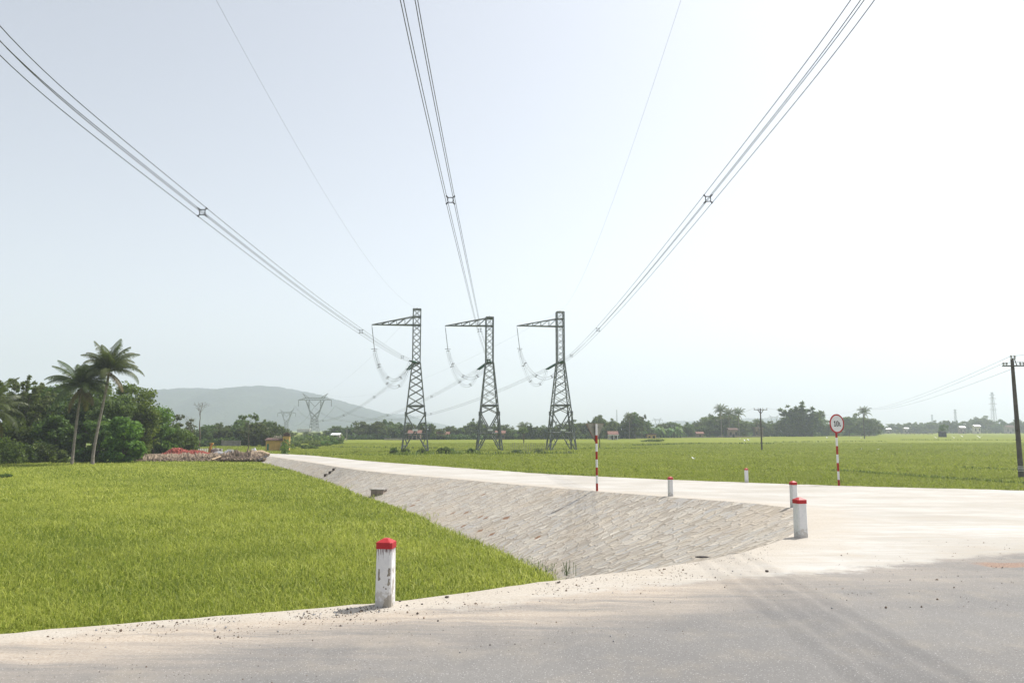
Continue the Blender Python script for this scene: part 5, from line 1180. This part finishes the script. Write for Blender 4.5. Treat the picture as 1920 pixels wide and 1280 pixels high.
mound('brick_heap', 303, 398, [(303, 853.5), (398, 853.5)], [(a, b + 1.5) for a, b in hp], 5, -1.75, M['brick3'], 'heap of broken red bricks on the earth bank', 'brick heap', seed=8, kind='stuff')
clods('loose_bricks', 304, 397, 840, 853, (97, 101.5), 1500, .27, [M['brick'], M['brick2'], M['brick3'], M['brick']], 'broken red bricks covering the heap on the earth bank', 'bricks', 5, 'brick', heap=hp)
mound('sand_heap', 470, 506, [(470, 850), (506, 850.5)], [(470, 850), (478, 845), (485, 843.5), (492, 844), (500, 847.5), (506, 850)], 4, -1.5, M['sand'], 'small heap of yellow sand at the end of the side road', 'sand heap', rough=.03, seed=9, nx=50, lump=.1)
mound('gravel_heap', 397, 424, [(397, 851), (424, 851)], [(397, 851), (404, 847.5), (410, 846), (416, 847), (424, 851)], 3, -1.6, M['gravel'], 'small pale grey gravel heap beside the old machine', 'gravel heap', rough=.06, seed=10, nx=40)
mound('gravel_heap', 421, 442, [(421, 850), (442, 850)], [(421, 850), (426, 845.5), (430, 844.5), (436, 845.5), (442, 850)], 3, -1.6, M['gravel'], 'lumpy grey stone heap right of the pale gravel', 'gravel heap', rough=.15, seed=11, nx=40)
# worn concrete mixer / broken yellow machine
b = atY(404, 850, 103); t = thing('old_machine', tuple(b), 'worn yellow machine with bent arm and grey tank behind the gravel', 'machine'); mp = 103 / F
m = MB(); m.tube([(-11 * mp, 0, 0), (-10 * mp, 0, 9 * mp), (-9 * mp, 0, 14 * mp), (-5.5 * mp, 0, 19 * mp)], [.17, .2, .16, .10], 6); m.build('arm', M['yellowmachine'], t)
m = MB(); m.box((-7.5 * mp, -.05, 18.5 * mp), (6 * mp, .5, .12)); m.build('hood', M['yellowmachine'], t)
m = MB(); m.tube([(-8 * mp, 0, 5 * mp), (-5 * mp, 0, 5 * mp), (6 * mp, 0, 5 * mp), (7 * mp, 0, 5 * mp)], [.2, .36, .36, .3], 12); m.build('tank', M['greywall'], t)
m = MB(); m.tube([(-5.5 * mp, -.2, 14 * mp), (-2 * mp, -.2, 15 * mp), (3 * mp, -.2, 8 * mp), (5.5 * mp, -.2, -2 * mp)], .05, 5); m.build('hose', M['wood'], t)
m = MB(); m.box((9 * mp, .2, 4.5 * mp), (3.5 * mp, .5, 9 * mp)); m.build('concrete_block', M['concrete'], t)
for i in range(7):
    x = 372 + i * 3.2; b = atY(x, 849, 104); o = MB(); o.box((0, 0, .2), (.11, .11, .72 + .06 * (i % 3))); o.box((0, 0, .58 + .03 * (i % 3)), (.07, .07, .06)); o = o.build('white_picket', M['white']); o.location = b; props(o, '%s of the seven short white pickets between brick heap and machine' % ORD[i], 'picket', 'short white pickets behind the brick heap')
b = atY(475.5, 850, 104); t = thing('cement_sacks', tuple(b), 'white crumpled sacks standing behind the sand heap', 'sacks')
for x, h, r_ in ((-.18, .62, .16), (.12, .74, .18), (.3, .5, .13)):
    m = MB(); m.lathe([(r_ * .9, 0), (r_ * 1.1, h * .4), (r_, h * .8), (r_ * .5, h), (r_ * .7, h * 1.1)], (x, 0, 0), 8); m.build('sack', M['roofwhite'], t, smooth=True)
# plank by the bank end
A_ = atY(484, 865, 88.5); B_ = atY(500, 856.5, 90.5); o = MB(); o.bar((0, 0, .1), tuple(B_ - A_ + np.array([0, 0, .12])), .22, w2=.22); o = o.build('culvert_slab', M['flat']); o.location = A_; props(o, 'dark slanting slab edge where the stone bank meets the rubble', 'slab')
A_ = atY(397, 863, 89.2); B_ = atY(414, 855.5, 91); o = MB(); o.bar((0, 0, .1), tuple(B_ - A_), .16); o = o.build('timber_plank', M['sand']); o.location = A_; props(o, 'pale plank leaning on the earth bank left of the rubble heap', 'plank')
# drain box and step stones on the stone bank
def on_bank(px, py):
    rr = ray(px, py); t0 = np.linspace(12, 90, 1500)[:, None]; pts = np.array([0, 0, EYE]) + rr * t0 / rr[1]; best = (9e9, None)
    near = VB; 
    for p_ in pts[::4]:
        d_ = ((near - p_) ** 2).sum(1); k = d_.argmin()
        if d_[k] < best[0]: best = (d_[k], near[k])
    return best[1]
VB = np.array([v.co[:] for v in emb.data.vertices])[::2]
q = on_bank(711, 927); o = thing('drain_box', (q[0], q[1], q[2]), 'small grey concrete drain box sticking out of the stone bank above the rice', 'drain box', rotz=R(-8))
m = MB(); m.box((0, 0, .08), (.74, .7, .40)); m.build('box_body', paint('stained_concrete', (.27, .225, .19), .9, .3, 4), o); m = MB(); m.box((0, 0, .30), (.86, .8, .06)); m.build('lid', M['concrete'], o)
for i, (px, py) in enumerate(((610, 891.5), (617.5, 887.5), (625, 882.5))):
    q = on_bank(px, py); m = MB(); m.box((0, 0, .06), (.16, .3, .24)); m.box((.1, 0, .17), (.16, .26, .04)); o = m.build('step_stone', M['rock']); o.location = (q[0], q[1], q[2]); o.rotation_euler = (0, 0, R(20))
    props(o, ('lowest', 'middle', 'topmost')[i] + ' of three dark stones projecting from the far stone bank', 'stone', 'projecting stones on the bank')
# weeds at the inner corner of the rice and the bank
def tuft(px, py, z, n, h, spread, label, mat='weed', w=.012):
    g = G(px, py, z); p = np.c_[rng.normal(g[0], spread, n), rng.normal(g[1], spread * 1.3, n)]
    o = blade_obj('weed_tuft', [blades(p - g[:2], np.zeros(n), h * rng.uniform(.5, 1.1, n), w * rng.uniform(.7, 1.5, n), h * .7, np.clip(rng.normal(.5, .3, n), 0, 1))], M[mat]); o.location = (g[0], g[1], z); props(o, label, 'weeds', kind='stuff')
tuft(1040, 1074, -2.3, 200, .20, .40, 'olive weeds in the corner between rice and stone bank'); tuft(1066, 1078, -2.1, 16, .34, .12, 'dry weed stalks at the lower end of the stone bank', 'leaf_grey'); tuft(1015, 1062, -2.4, 150, .25, .3, 'coarse grass at the corner of the rice field')
for px, py in ((745, 957), (800, 973), (700, 936), (660, 917)): tuft(px, py, RZ - .1, 40, .28, .35, 'tall grass along the foot of the stone bank', 'rice')
# fence stakes between the pylons
for i in range(22):
    px = 958 + i * 3.3; b = G(px, 849, RZ - .2); m = MB(); hh = 1.25 + .35 * ((i * 7) % 5) / 4; m.tube([(0, 0, -.3), (.03 * ((i % 3) - 1), 0, hh + .2)], .035, 5); o = m.build('fence_stake', M['greywall'])
    o.location = b; props(o, 'thin upright stake of the fence line in the rice between middle and right pylons', 'stake', 'thin stakes between the middle and right pylons')

# ------------------------------------------------------------------ pump house and distant buildings
def at_box(m, x0, x1, y0, y1, z0, z1, mi=0): m.box(((x0 + x1) / 2, (y0 + y1) / 2, (z0 + z1) / 2), (x1 - x0, y1 - y0, z1 - z0), 0, mi)
Yb = 140; b = atY(512, 849, Yb); mp = Yb / F; t = thing('pump_house', (b[0], b[1], b[2]), 'small yellow building with a square tower at the end of the side road', 'building', rotz=R(12)); k = mp
m = MB(); at_box(m, -13.5 * k, 17 * k, 0, 2.6, 0, 23 * k); m.build('wall', M['yellow'], t)
m = MB(); at_box(m, -16 * k, 18 * k, -.35, 2.9, 23 * k, 24.2 * k); m.add([(-16 * k, -.35, 24.2 * k), (18 * k, -.35, 24.2 * k), (18 * k, 2.9, 24.2 * k), (-16 * k, 2.9, 24.2 * k), (-12 * k, 1.3, 28 * k), (14 * k, 1.3, 28 * k)], [(0, 1, 5, 4), (2, 3, 4, 5), (1, 2, 5), (3, 0, 4)]); m.build('roof', M['roofdark'], t)
for i in range(6):
    m = MB(); x = (-1 + 2.6 * i) * k; m.box((x, .6, (28 + (i % 3)) * k), (.16, .3, (4 + 2 * (i % 2)) * k), .3 * i); m.build('ridge_ornament', M['plaster'], t)
m = MB(); at_box(m, -11.5 * k, -8 * k, -.03, .05, 0, 17 * k); m.build('door', M['greendoor'], t)
m = MB(); at_box(m, 13 * k, 15 * k, -.02, .04, 3 * k, 19 * k); m.build('pilaster', M['plaster'], t)
m = MB(); at_box(m, 17 * k, 29 * k, -.5, 1.1, 0, 31 * k); m.build('tower', M['yellow'], t)
m = MB(); at_box(m, 16 * k, 30 * k, -.62, 1.22, 31 * k, 32.5 * k); at_box(m, 17.6 * k, 28.4 * k, -.4, 1.0, 32.5 * k, 35 * k); at_box(m, 16.6 * k, 29.4 * k, -.55, 1.15, 35 * k, 36.2 * k); at_box(m, 20 * k, 26 * k, 0, .6, 36.2 * k, 38 * k); m.build('tower_cap', M['roofdark'], t)
bush(507, 848, 14, 10, b[2] - .1, 'dark shrub growing against the front wall of the yellow pump house', 'leaf_dark', leaf=.15)
def house(px0, px1, yr, ye, yb, Y, wall, roof, label, name='house', doors=1, wins=2, z0=None, gable=True, rot=0.0, grp=None, veranda=False):
    c = (px0 + px1) / 2; b = atY(c, yb, Y); zb = GZ if z0 is None else z0; w = (px1 - px0) * Y / F; h = atY(c, ye, Y)[2] - zb; hr = atY(c, yr, Y)[2] - zb; dp = max(3.5, w * .6)
    t = thing(name, (b[0], Y, zb), label, 'house', grp, rot); m = MB(); at_box(m, -w / 2, w / 2, 0, dp, 0, h); 
    if gable: m.add([(-w / 2, 0.02, h), (-w / 2, dp, h), (-w / 2, dp / 2, hr - .05), (w / 2, 0.02, h), (w / 2, dp, h), (w / 2, dp / 2, hr - .05)], [(0, 2, 1), (3, 4, 5)])
    m.build('wall', M[wall], t); m = MB(); o = .4
    if gable:
        for z_ in (0,):
            m.add([(-w / 2 - o, -o * 1.6, h - .15), (w / 2 + o, -o * 1.6, h - .15), (w / 2 + o, dp / 2, hr), (-w / 2 - o, dp / 2, hr), (-w / 2 - o, dp + o, h - .15), (w / 2 + o, dp + o, h - .15),
                   (-w / 2 - o, -o * 1.6, h - .27), (w / 2 + o, -o * 1.6, h - .27), (w / 2 + o, dp / 2, hr - .13), (-w / 2 - o, dp / 2, hr - .13), (-w / 2 - o, dp + o, h - .27), (w / 2 + o, dp + o, h - .27)],
                  [(0, 1, 2, 3), (3, 2, 5, 4), (7, 6, 9, 8), (8, 9, 10, 11), (6, 7, 1, 0), (10, 4, 5, 11), (0, 3, 9, 6), (3, 4, 10, 9), (2, 1, 7, 8), (5, 2, 8, 11)])
    else: at_box(m, -w / 2 - o, w / 2 + o, -o, dp + o, h, max(hr, h + .15))
    m.build('roof', M[roof], t)
    n = doors + wins
    for i in range(n):
        x = -w / 2 + w * (i + .5) / n; m = MB()
        if i == n // 2 and doors: at_box(m, x - .5, x + .5, -.03, .03, 0.02, min(2.1, h * .8)); m.build('door', M['dark'], t)
        else: at_box(m, x - .45, x + .45, -.03, .03, h * .35, h * .72); m.build('window', M['dark'], t)
    if veranda:
        for x in (-w / 2 + .2, 0, w / 2 - .2): m = MB(); m.box((x, -1.4, h * .4), (.25, .25, h * .8)); m.build('post', M['white'], t)
        m = MB(); at_box(m, -w / 2 - .3, w / 2 + .3, -1.7, -.05, h * .8, h * .8 + .18); m.build('veranda_roof', M['roofwhite'], t)
    return t
house(1142, 1158, 808, 813, 826, 282, 'plaster', 'roofred', 'small house with reddish roof and white veranda right of the triangular sign', veranda=True)
house(622, 635, 811.5, 814, 826, 262, 'greywall', 'roofwhite', 'low house with a white metal roof left of the left pylon')
house(766, 788, 806, 812, 826, 276, 'pinkwall', 'roofred', 'brick house seen through the legs of the left pylon')
house(820, 841, 809, 813, 824, 284, 'greywall', 'roofred', 'house with a red tiled roof between left and middle pylons')
house(930, 946, 807, 811, 822, 284, 'pinkwall', 'roofred', 'reddish house seen just right of the middle pylon')
house(1214, 1230, 812.5, 815, 822.5, 318, 'yellow', 'roofdark', 'tiny yellow fronted shrine before the banana plants', name='shrine', gable=False, wins=1)
house(1307, 1319, 809, 812, 822, 360, 'pinkwall', 'roofred', 'small red gabled hut left of the three distant palms', name='hut', doors=0, wins=1)
house(1368, 1383, 802, 805, 820, 356, 'pinkwall', 'roofdark', 'dark two storey house below the three distant palms')
house(1417, 1422, 800, 803, 820, 380, 'pinkwall', 'pinkwall', 'left brick pillar house beside the thin pole', name='brick_tower', gable=False, doors=0, wins=1)
house(1425, 1431, 801, 803, 820, 382, 'pinkwall', 'pinkwall', 'right brick pillar house beside the thin pole', name='brick_tower', gable=False, doors=0, wins=1)
house(1828, 1839, 796, 798.5, 809, 640, 'plaster', 'roofwhite', 'far house with white gleaming roof left of the leaning pole')
house(1801, 1811, 798.5, 801, 809, 640, 'pinkwall', 'roofwhite', 'far low house with pale roof left of the white roofed one')
house(1659, 1671, 802, 804, 809, 650, 'greywall', 'roofwhite', 'far pale roofed house at the left end of the hazy tree line')
house(1697, 1704, 801, 803, 809, 655, 'greywall', 'roofwhite', 'tiny far house in the hazy trees between palm and masts')
house(1888, 1902, 797, 800, 809, 660, 'greywall', 'roofdark', 'far grey house just left of the leaning pole')
house(557, 579, 802.6, 803.8, 812, 900, 'greywall', 'roofwhite', 'long pale roofed shed at the foot of the hill', name='shed', wins=5, gable=False)
house(1767, 1775, 808, 809, 817, 372, 'dark', 'dark', 'small dark hut under the bushy tree in the right field', name='hut', doors=0, wins=1)
def wall(px0, px1, yt, yb, Y0, Y1, label, mat='greywall', cap=True):
    A = atY(px0, 804, Y0); B_ = atY(px1, 804, Y1); H = atY(px0, yt, Y0)[2] - GZ; v = np.array([B_[0] - A[0], B_[1] - A[1], 0]); L = np.linalg.norm(v); t = thing('boundary_wall', (A[0], A[1], GZ), label, 'wall', rotz=math.atan2(v[1], v[0]))
    m = MB(); at_box(m, 0, L, -.1, .1, 0, H); m.build('panel', M[mat], t)
    if cap: m = MB(); at_box(m, -.05, L + .05, -.16, .16, H, H + .12); m.build('coping', M['concrete'], t)
    n = int(L / 6) + 1
    for i in range(min(n, 20)): m = MB(); x = L * i / max(1, n - 1); m.box((x, -.05, H / 2 + .08), (.35, .42, H + .16)); m.build('pier', M[mat], t)
wall(722, 762, 822, 827, 270, 272, 'low grey wall just left of the left pylon legs')
wall(1236, 1345, 819, 824, 345, 352, 'long low grey wall before the banana plants and trees')
wall(1345, 1432, 818, 822, 355, 372, 'low pinkish brick wall below the three distant palms', 'pinkwall')
wall(418, 452, 826.5, 832, 178, 178, 'pale low wall in the trees left of the pump house', 'greywall')
wall(1520, 1640, 816, 820, 430, 440, 'long thin grey wall behind the round sign')
wall(1180, 1236, 820, 824, 318, 322, 'low dark grey wall by the yellow shrine')
# low trellis in the far paddies
A = atY(1683, 812.5, 520); t = thing('field_trellis', (A[0], A[1], GZ), 'long low trellis standing in the far right paddies', 'trellis')
m = MB(); L = 66 * 520 / F; hz_ = A[2] - GZ; at_box(m, 0, L, 0, 2, hz_ - .15, hz_ + .1); m.build('frame', M['wood'], t)
for i in range(9): m = MB(); m.box((L * i / 8, 1, hz_ / 2), (.2, .2, hz_)); m.build('post', M['wood'], t)

# ------------------------------------------------------------------ egrets
def egret(px, py, Y, flying, span, rot, label):
    b = atY(px, py, Y); t = thing('egret', tuple(b), label, 'bird', 'white egrets in the rice fields', rot); m = MB(); s_ = span
    m.tube([(-.30 * s_, 0, -.03 * s_), (-.18 * s_, 0, 0), (0, 0, .0), (.15 * s_, 0, .03 * s_), (.24 * s_, 0, .13 * s_ if not flying else .05 * s_), (.27 * s_, 0, .27 * s_ if not flying else .07 * s_), (.42 * s_, 0, .27 * s_ if not flying else .06 * s_)], [.015 * s_, .07 * s_, .10 * s_, .07 * s_, .03 * s_, .03 * s_, .005 * s_], 8)
    m.build('body', M['bird'], t, smooth=True)
    for sg in (-1, 1):
        m = MB(); up = .32 if flying else .0; y1 = .28 if flying else .09; y2 = .5 if flying else .1
        P3 = [(-.12, .05, .03), (.14, .05, .05), (.12, y1, .05 + up * .7), (-.10, y1, .03 + up * .7), (.04, y2, .04 + up), (-.10, y2 * .95, .02 + up)]
        vs = [(x * s_, y * s_ * sg, z * s_ + dz_) for dz_ in (0, .012 * s_) for x, y, z in P3]
        m.add(vs, [(0, 1, 2, 3), (3, 2, 4, 5), (9, 8, 7, 6), (11, 10, 8, 9), (0, 6, 7, 1), (1, 7, 8, 2), (2, 8, 10, 4), (4, 10, 11, 5), (5, 11, 9, 3), (3, 9, 6, 0)]); m.build('wing', M['bird'], t)
    if not flying: m = MB(); m.tube([(0, .02 * s_, -.08 * s_), (0, .02 * s_, -.5 * s_)], .012 * s_, 5); m.build('legs', M['dark'], t)
for a in ((1301, 860.5, 100, True, .75, .6, 'egret landing with raised wings in the middle of the right field, nearest of all'), (1551, 820.5, 300, True, 1.3, .3, 'egret just left of the round sign over the far paddies'), (1615, 820.5, 300, False, 1.3, 2, 'egret standing just right of the round sign far off'), (1756, 821, 280, True, 1.6, .7, 'first egret of the flying row left of the leaning pole'),
          (1789, 820.5, 280, True, 1.6, .9, 'second egret of the flying row left of the leaning pole'), (1805, 818.5, 290, True, 1.5, .5, 'third egret of the flying row left of the leaning pole'), (1837, 820, 260, True, 2.0, .8, 'largest white egret, last of the row before the leaning pole'), (1615, 842.5, 150, False, .9, 1, 'egret in the rice right of the striped pole of the round sign'), (1646, 843, 150, True, .7, 2, 'small egret low over the rice right of the round sign'),
          (1776, 841.5, 155, False, .7, 1, 'lone small egret in the rice below the flying row'), (1533, 844, 150, False, .7, 3, 'small egret in the rice left of the round sign pole'), (1397, 826.5, 250, True, 1.5, .2, 'left egret of the far pair near the thin pole'), (1404, 825.5, 255, True, 1.5, .4, 'right egret of the far pair near the thin pole'), (1387, 822.5, 290, False, 1.2, .2, 'egret standing before the pinkish brick wall'), (1179, 825, 290, False, 1.4, 1, 'egret standing before the small veranda house'), (793, 840, 165, False, .7, 1, 'egret in the rice seen through the left pylon')):
    egret(*a)
# ------------------------------------------------------------------ field workers
def worker(px, py, Y, mat, label, rot):
    b = atY(px, py, Y); t = thing('person', (b[0], Y, GZ + .05), label, 'person', 'workers in the far rice', rot)
    me = bpy.data.meshes.new('body'); v = [(0, 0, .88), (.12, 0, 1.05), (.34, 0, 1.22), (.44, 0, 1.24), (.56, 0, 1.26), (0, .1, .85), (.03, .11, .45), (0, .11, .04), (.1, .11, .02), (0, -.1, .85), (.03, -.11, .45), (0, -.11, .04), (.1, -.11, .02), (.38, .17, 1.2), (.45, .2, .92), (.58, .16, .72), (.38, -.17, 1.2), (.45, -.2, .92), (.58, -.16, .72)]
    e = [(0, 1), (1, 2), (2, 3), (3, 4), (0, 5), (5, 6), (6, 7), (7, 8), (0, 9), (9, 10), (10, 11), (11, 12), (2, 13), (13, 14), (14, 15), (2, 16), (16, 17), (17, 18)]
    me.from_pydata(v, e, []); me.materials.append(M[mat]); o = bpy.data.objects.new('body', me); link(o, t); md = o.modifiers.new('skin', 'SKIN'); rr = [.15, .16, .15, .07, .10, .09, .065, .045, .04, .09, .065, .045, .04, .06, .045, .035, .06, .045, .035]
    for i, r_ in enumerate(rr): me.skin_vertices[0].data[i].radius = (r_, r_) if me.skin_vertices else None
    return t, o
def add_worker(px, py, Y, mat, label, rot):
    b = atY(px, py, Y); t = thing('person', (b[0], Y, GZ + .15), label, 'person', 'workers in the far rice', rot)
    joints = [(0, 0, .88, .15), (.12, 0, 1.05, .16), (.34, 0, 1.22, .15), (.44, 0, 1.24, .07), (.56, 0, 1.26, .10), (0, .1, .85, .09), (.03, .11, .45, .065), (0, .11, .04, .045), (.1, .11, .02, .04), (0, -.1, .85, .09), (.03, -.11, .45, .065), (0, -.11, .04, .045), (.1, -.11, .02, .04), (.38, .17, 1.2, .06), (.45, .2, .92, .045), (.58, .16, .72, .035), (.38, -.17, 1.2, .06), (.45, -.2, .92, .045), (.58, -.16, .72, .035)]
    e = [(0, 1), (1, 2), (2, 3), (3, 4), (0, 5), (5, 6), (6, 7), (7, 8), (0, 9), (9, 10), (10, 11), (11, 12), (2, 13), (13, 14), (14, 15), (2, 16), (16, 17), (17, 18)]
    me = bpy.data.meshes.new('body'); me.from_pydata([j[:3] for j in joints], e, []); me.materials.append(M[mat]); o = bpy.data.objects.new('body', me); link(o, t)
    bm = bmesh.new(); bm.from_mesh(me); ly = bm.verts.layers.skin.verify(); bm.verts.ensure_lookup_table()
    for i, j in enumerate(joints): bm.verts[i][ly].radius = (j[3], j[3])
    bm.verts[0][ly].use_root = True; bm.to_mesh(me); bm.free()
    o.modifiers.new('skin', 'SKIN'); s2 = o.modifiers.new('sub', 'SUBSURF'); s2.levels = 1; s2.render_levels = 1
    m = MB(); m.lathe([(.26, 0), (.13, .1), (.01, .2)], (.57, 0, 1.3), 12); m.build('hat', M['plaster'], t)
add_worker(638.5, 832, 232, 'cloth', 'person in dark clothes stooping in the rice behind the side road', R(150))
add_worker(644, 832, 230, 'cloth2', 'person in pale clothes bending beside the dark clad field worker', R(20))

# ------------------------------------------------------------------ loose stones and scraps
def stone(px, py, s_, label, name='stone', mat='rock', flat=.6):
    q = P(px, py); rg = np.random.default_rng(int(px)); b_ = bmesh.new(); bmesh.ops.create_icosphere(b_, subdivisions=2, radius=s_)
    for v in b_.verts: v.co *= rg.uniform(.8, 1.15); v.co.z *= flat
    me = bpy.data.meshes.new(name); b_.to_mesh(me); b_.free(); me.materials.append(M[mat]); o = bpy.data.objects.new(name, me); link(o); o.location = (q[0], q[1], q[2] + s_ * .3); props(o, label, 'stone'); return o
stone(838, 1120, .022, 'dark stone on the verge right of the nearest bollard'); stone(1438, 1071, .022, 'dark pebble on the white dusty strip below the corner bollard'); stone(1047, 1092, .016, 'small dark stone on the verge under the end of the stone bank')
o = stone(1318, 1048, .10, 'flat dark scrap lying on the sandy verge of the stone bank', 'flat_scrap', 'flat', .12); o.scale = (1, .35, 1)
stone(750, 1127, .013, 'small stone right against the foot of the nearest bollard')
# grit scattered over verge and asphalt
def grit(regs, label, mats, seed):
    rg = np.random.default_rng(seed); m = MB()
    for (x0, x1, y0, y1, n, smin, smax) in regs:
        for i in range(n):
            px = rg.uniform(x0, x1); ye = np.interp(px, [a for a, b in edge_px[:10]], [b for a, b in edge_px[:10]]); py = ye + rg.uniform(y0, y1); q = P(px, py) ; s_ = rg.uniform(smin, smax) * (1 + (rg.uniform() > .93) * 1.2); c = np.array([q[0], q[1], q[2] + s_ * .25]); mi = int(rg.integers(0, len(mats)))
            d = rg.uniform(.5, 1, 6) * s_; vs = [c + (d[0], 0, 0), c + (0, d[1], 0), c - (d[2], 0, 0), c - (0, d[3], 0), c + (0, 0, d[4] * .8), c - (0, 0, d[5])]
            m.add(vs, [(0, 1, 4), (1, 2, 4), (2, 3, 4), (3, 0, 4), (1, 0, 5), (2, 1, 5), (3, 2, 5), (0, 3, 5)], mi)
    props(m.build('road_grit', mats), label, 'grit', kind='stuff')
grit([(0, 720, 2, 30, 300, .002, .007), (400, 1450, 3, 45, 700, .002, .008), (0, 1450, 5, 140, 800, .002, .006), (560, 730, 4, 20, 260, .003, .010), (1000, 1440, 0, 30, 360, .003, .009), (180, 520, 2, 14, 120, .003, .009), (1440, 1900, -10, 120, 260, .003, .009)], 'small dark stones and grit scattered along the road verge', [M['rock'], M['dirt2'], M['gravel'], M['dirt']], 12)

# ------------------------------------------------------------------ haze
hb = MB(); hb.box((0, 1850, 123.2), (7900, 4100, 254)); 
ht = NT('haze_air'); pv = ht.n('ShaderNodeVolumePrincipled'); pv.inputs['Color'].default_value = (.80, .875, 1, 1); pv.inputs['Density'].default_value = .00042; pv.inputs['Anisotropy'].default_value = .2
ht.l(pv.outputs[0], ht.out.inputs['Volume']); hz = hb.build('haze', ht.m); props(hz, 'pale summer haze over the fields', 'haze', kind='stuff')
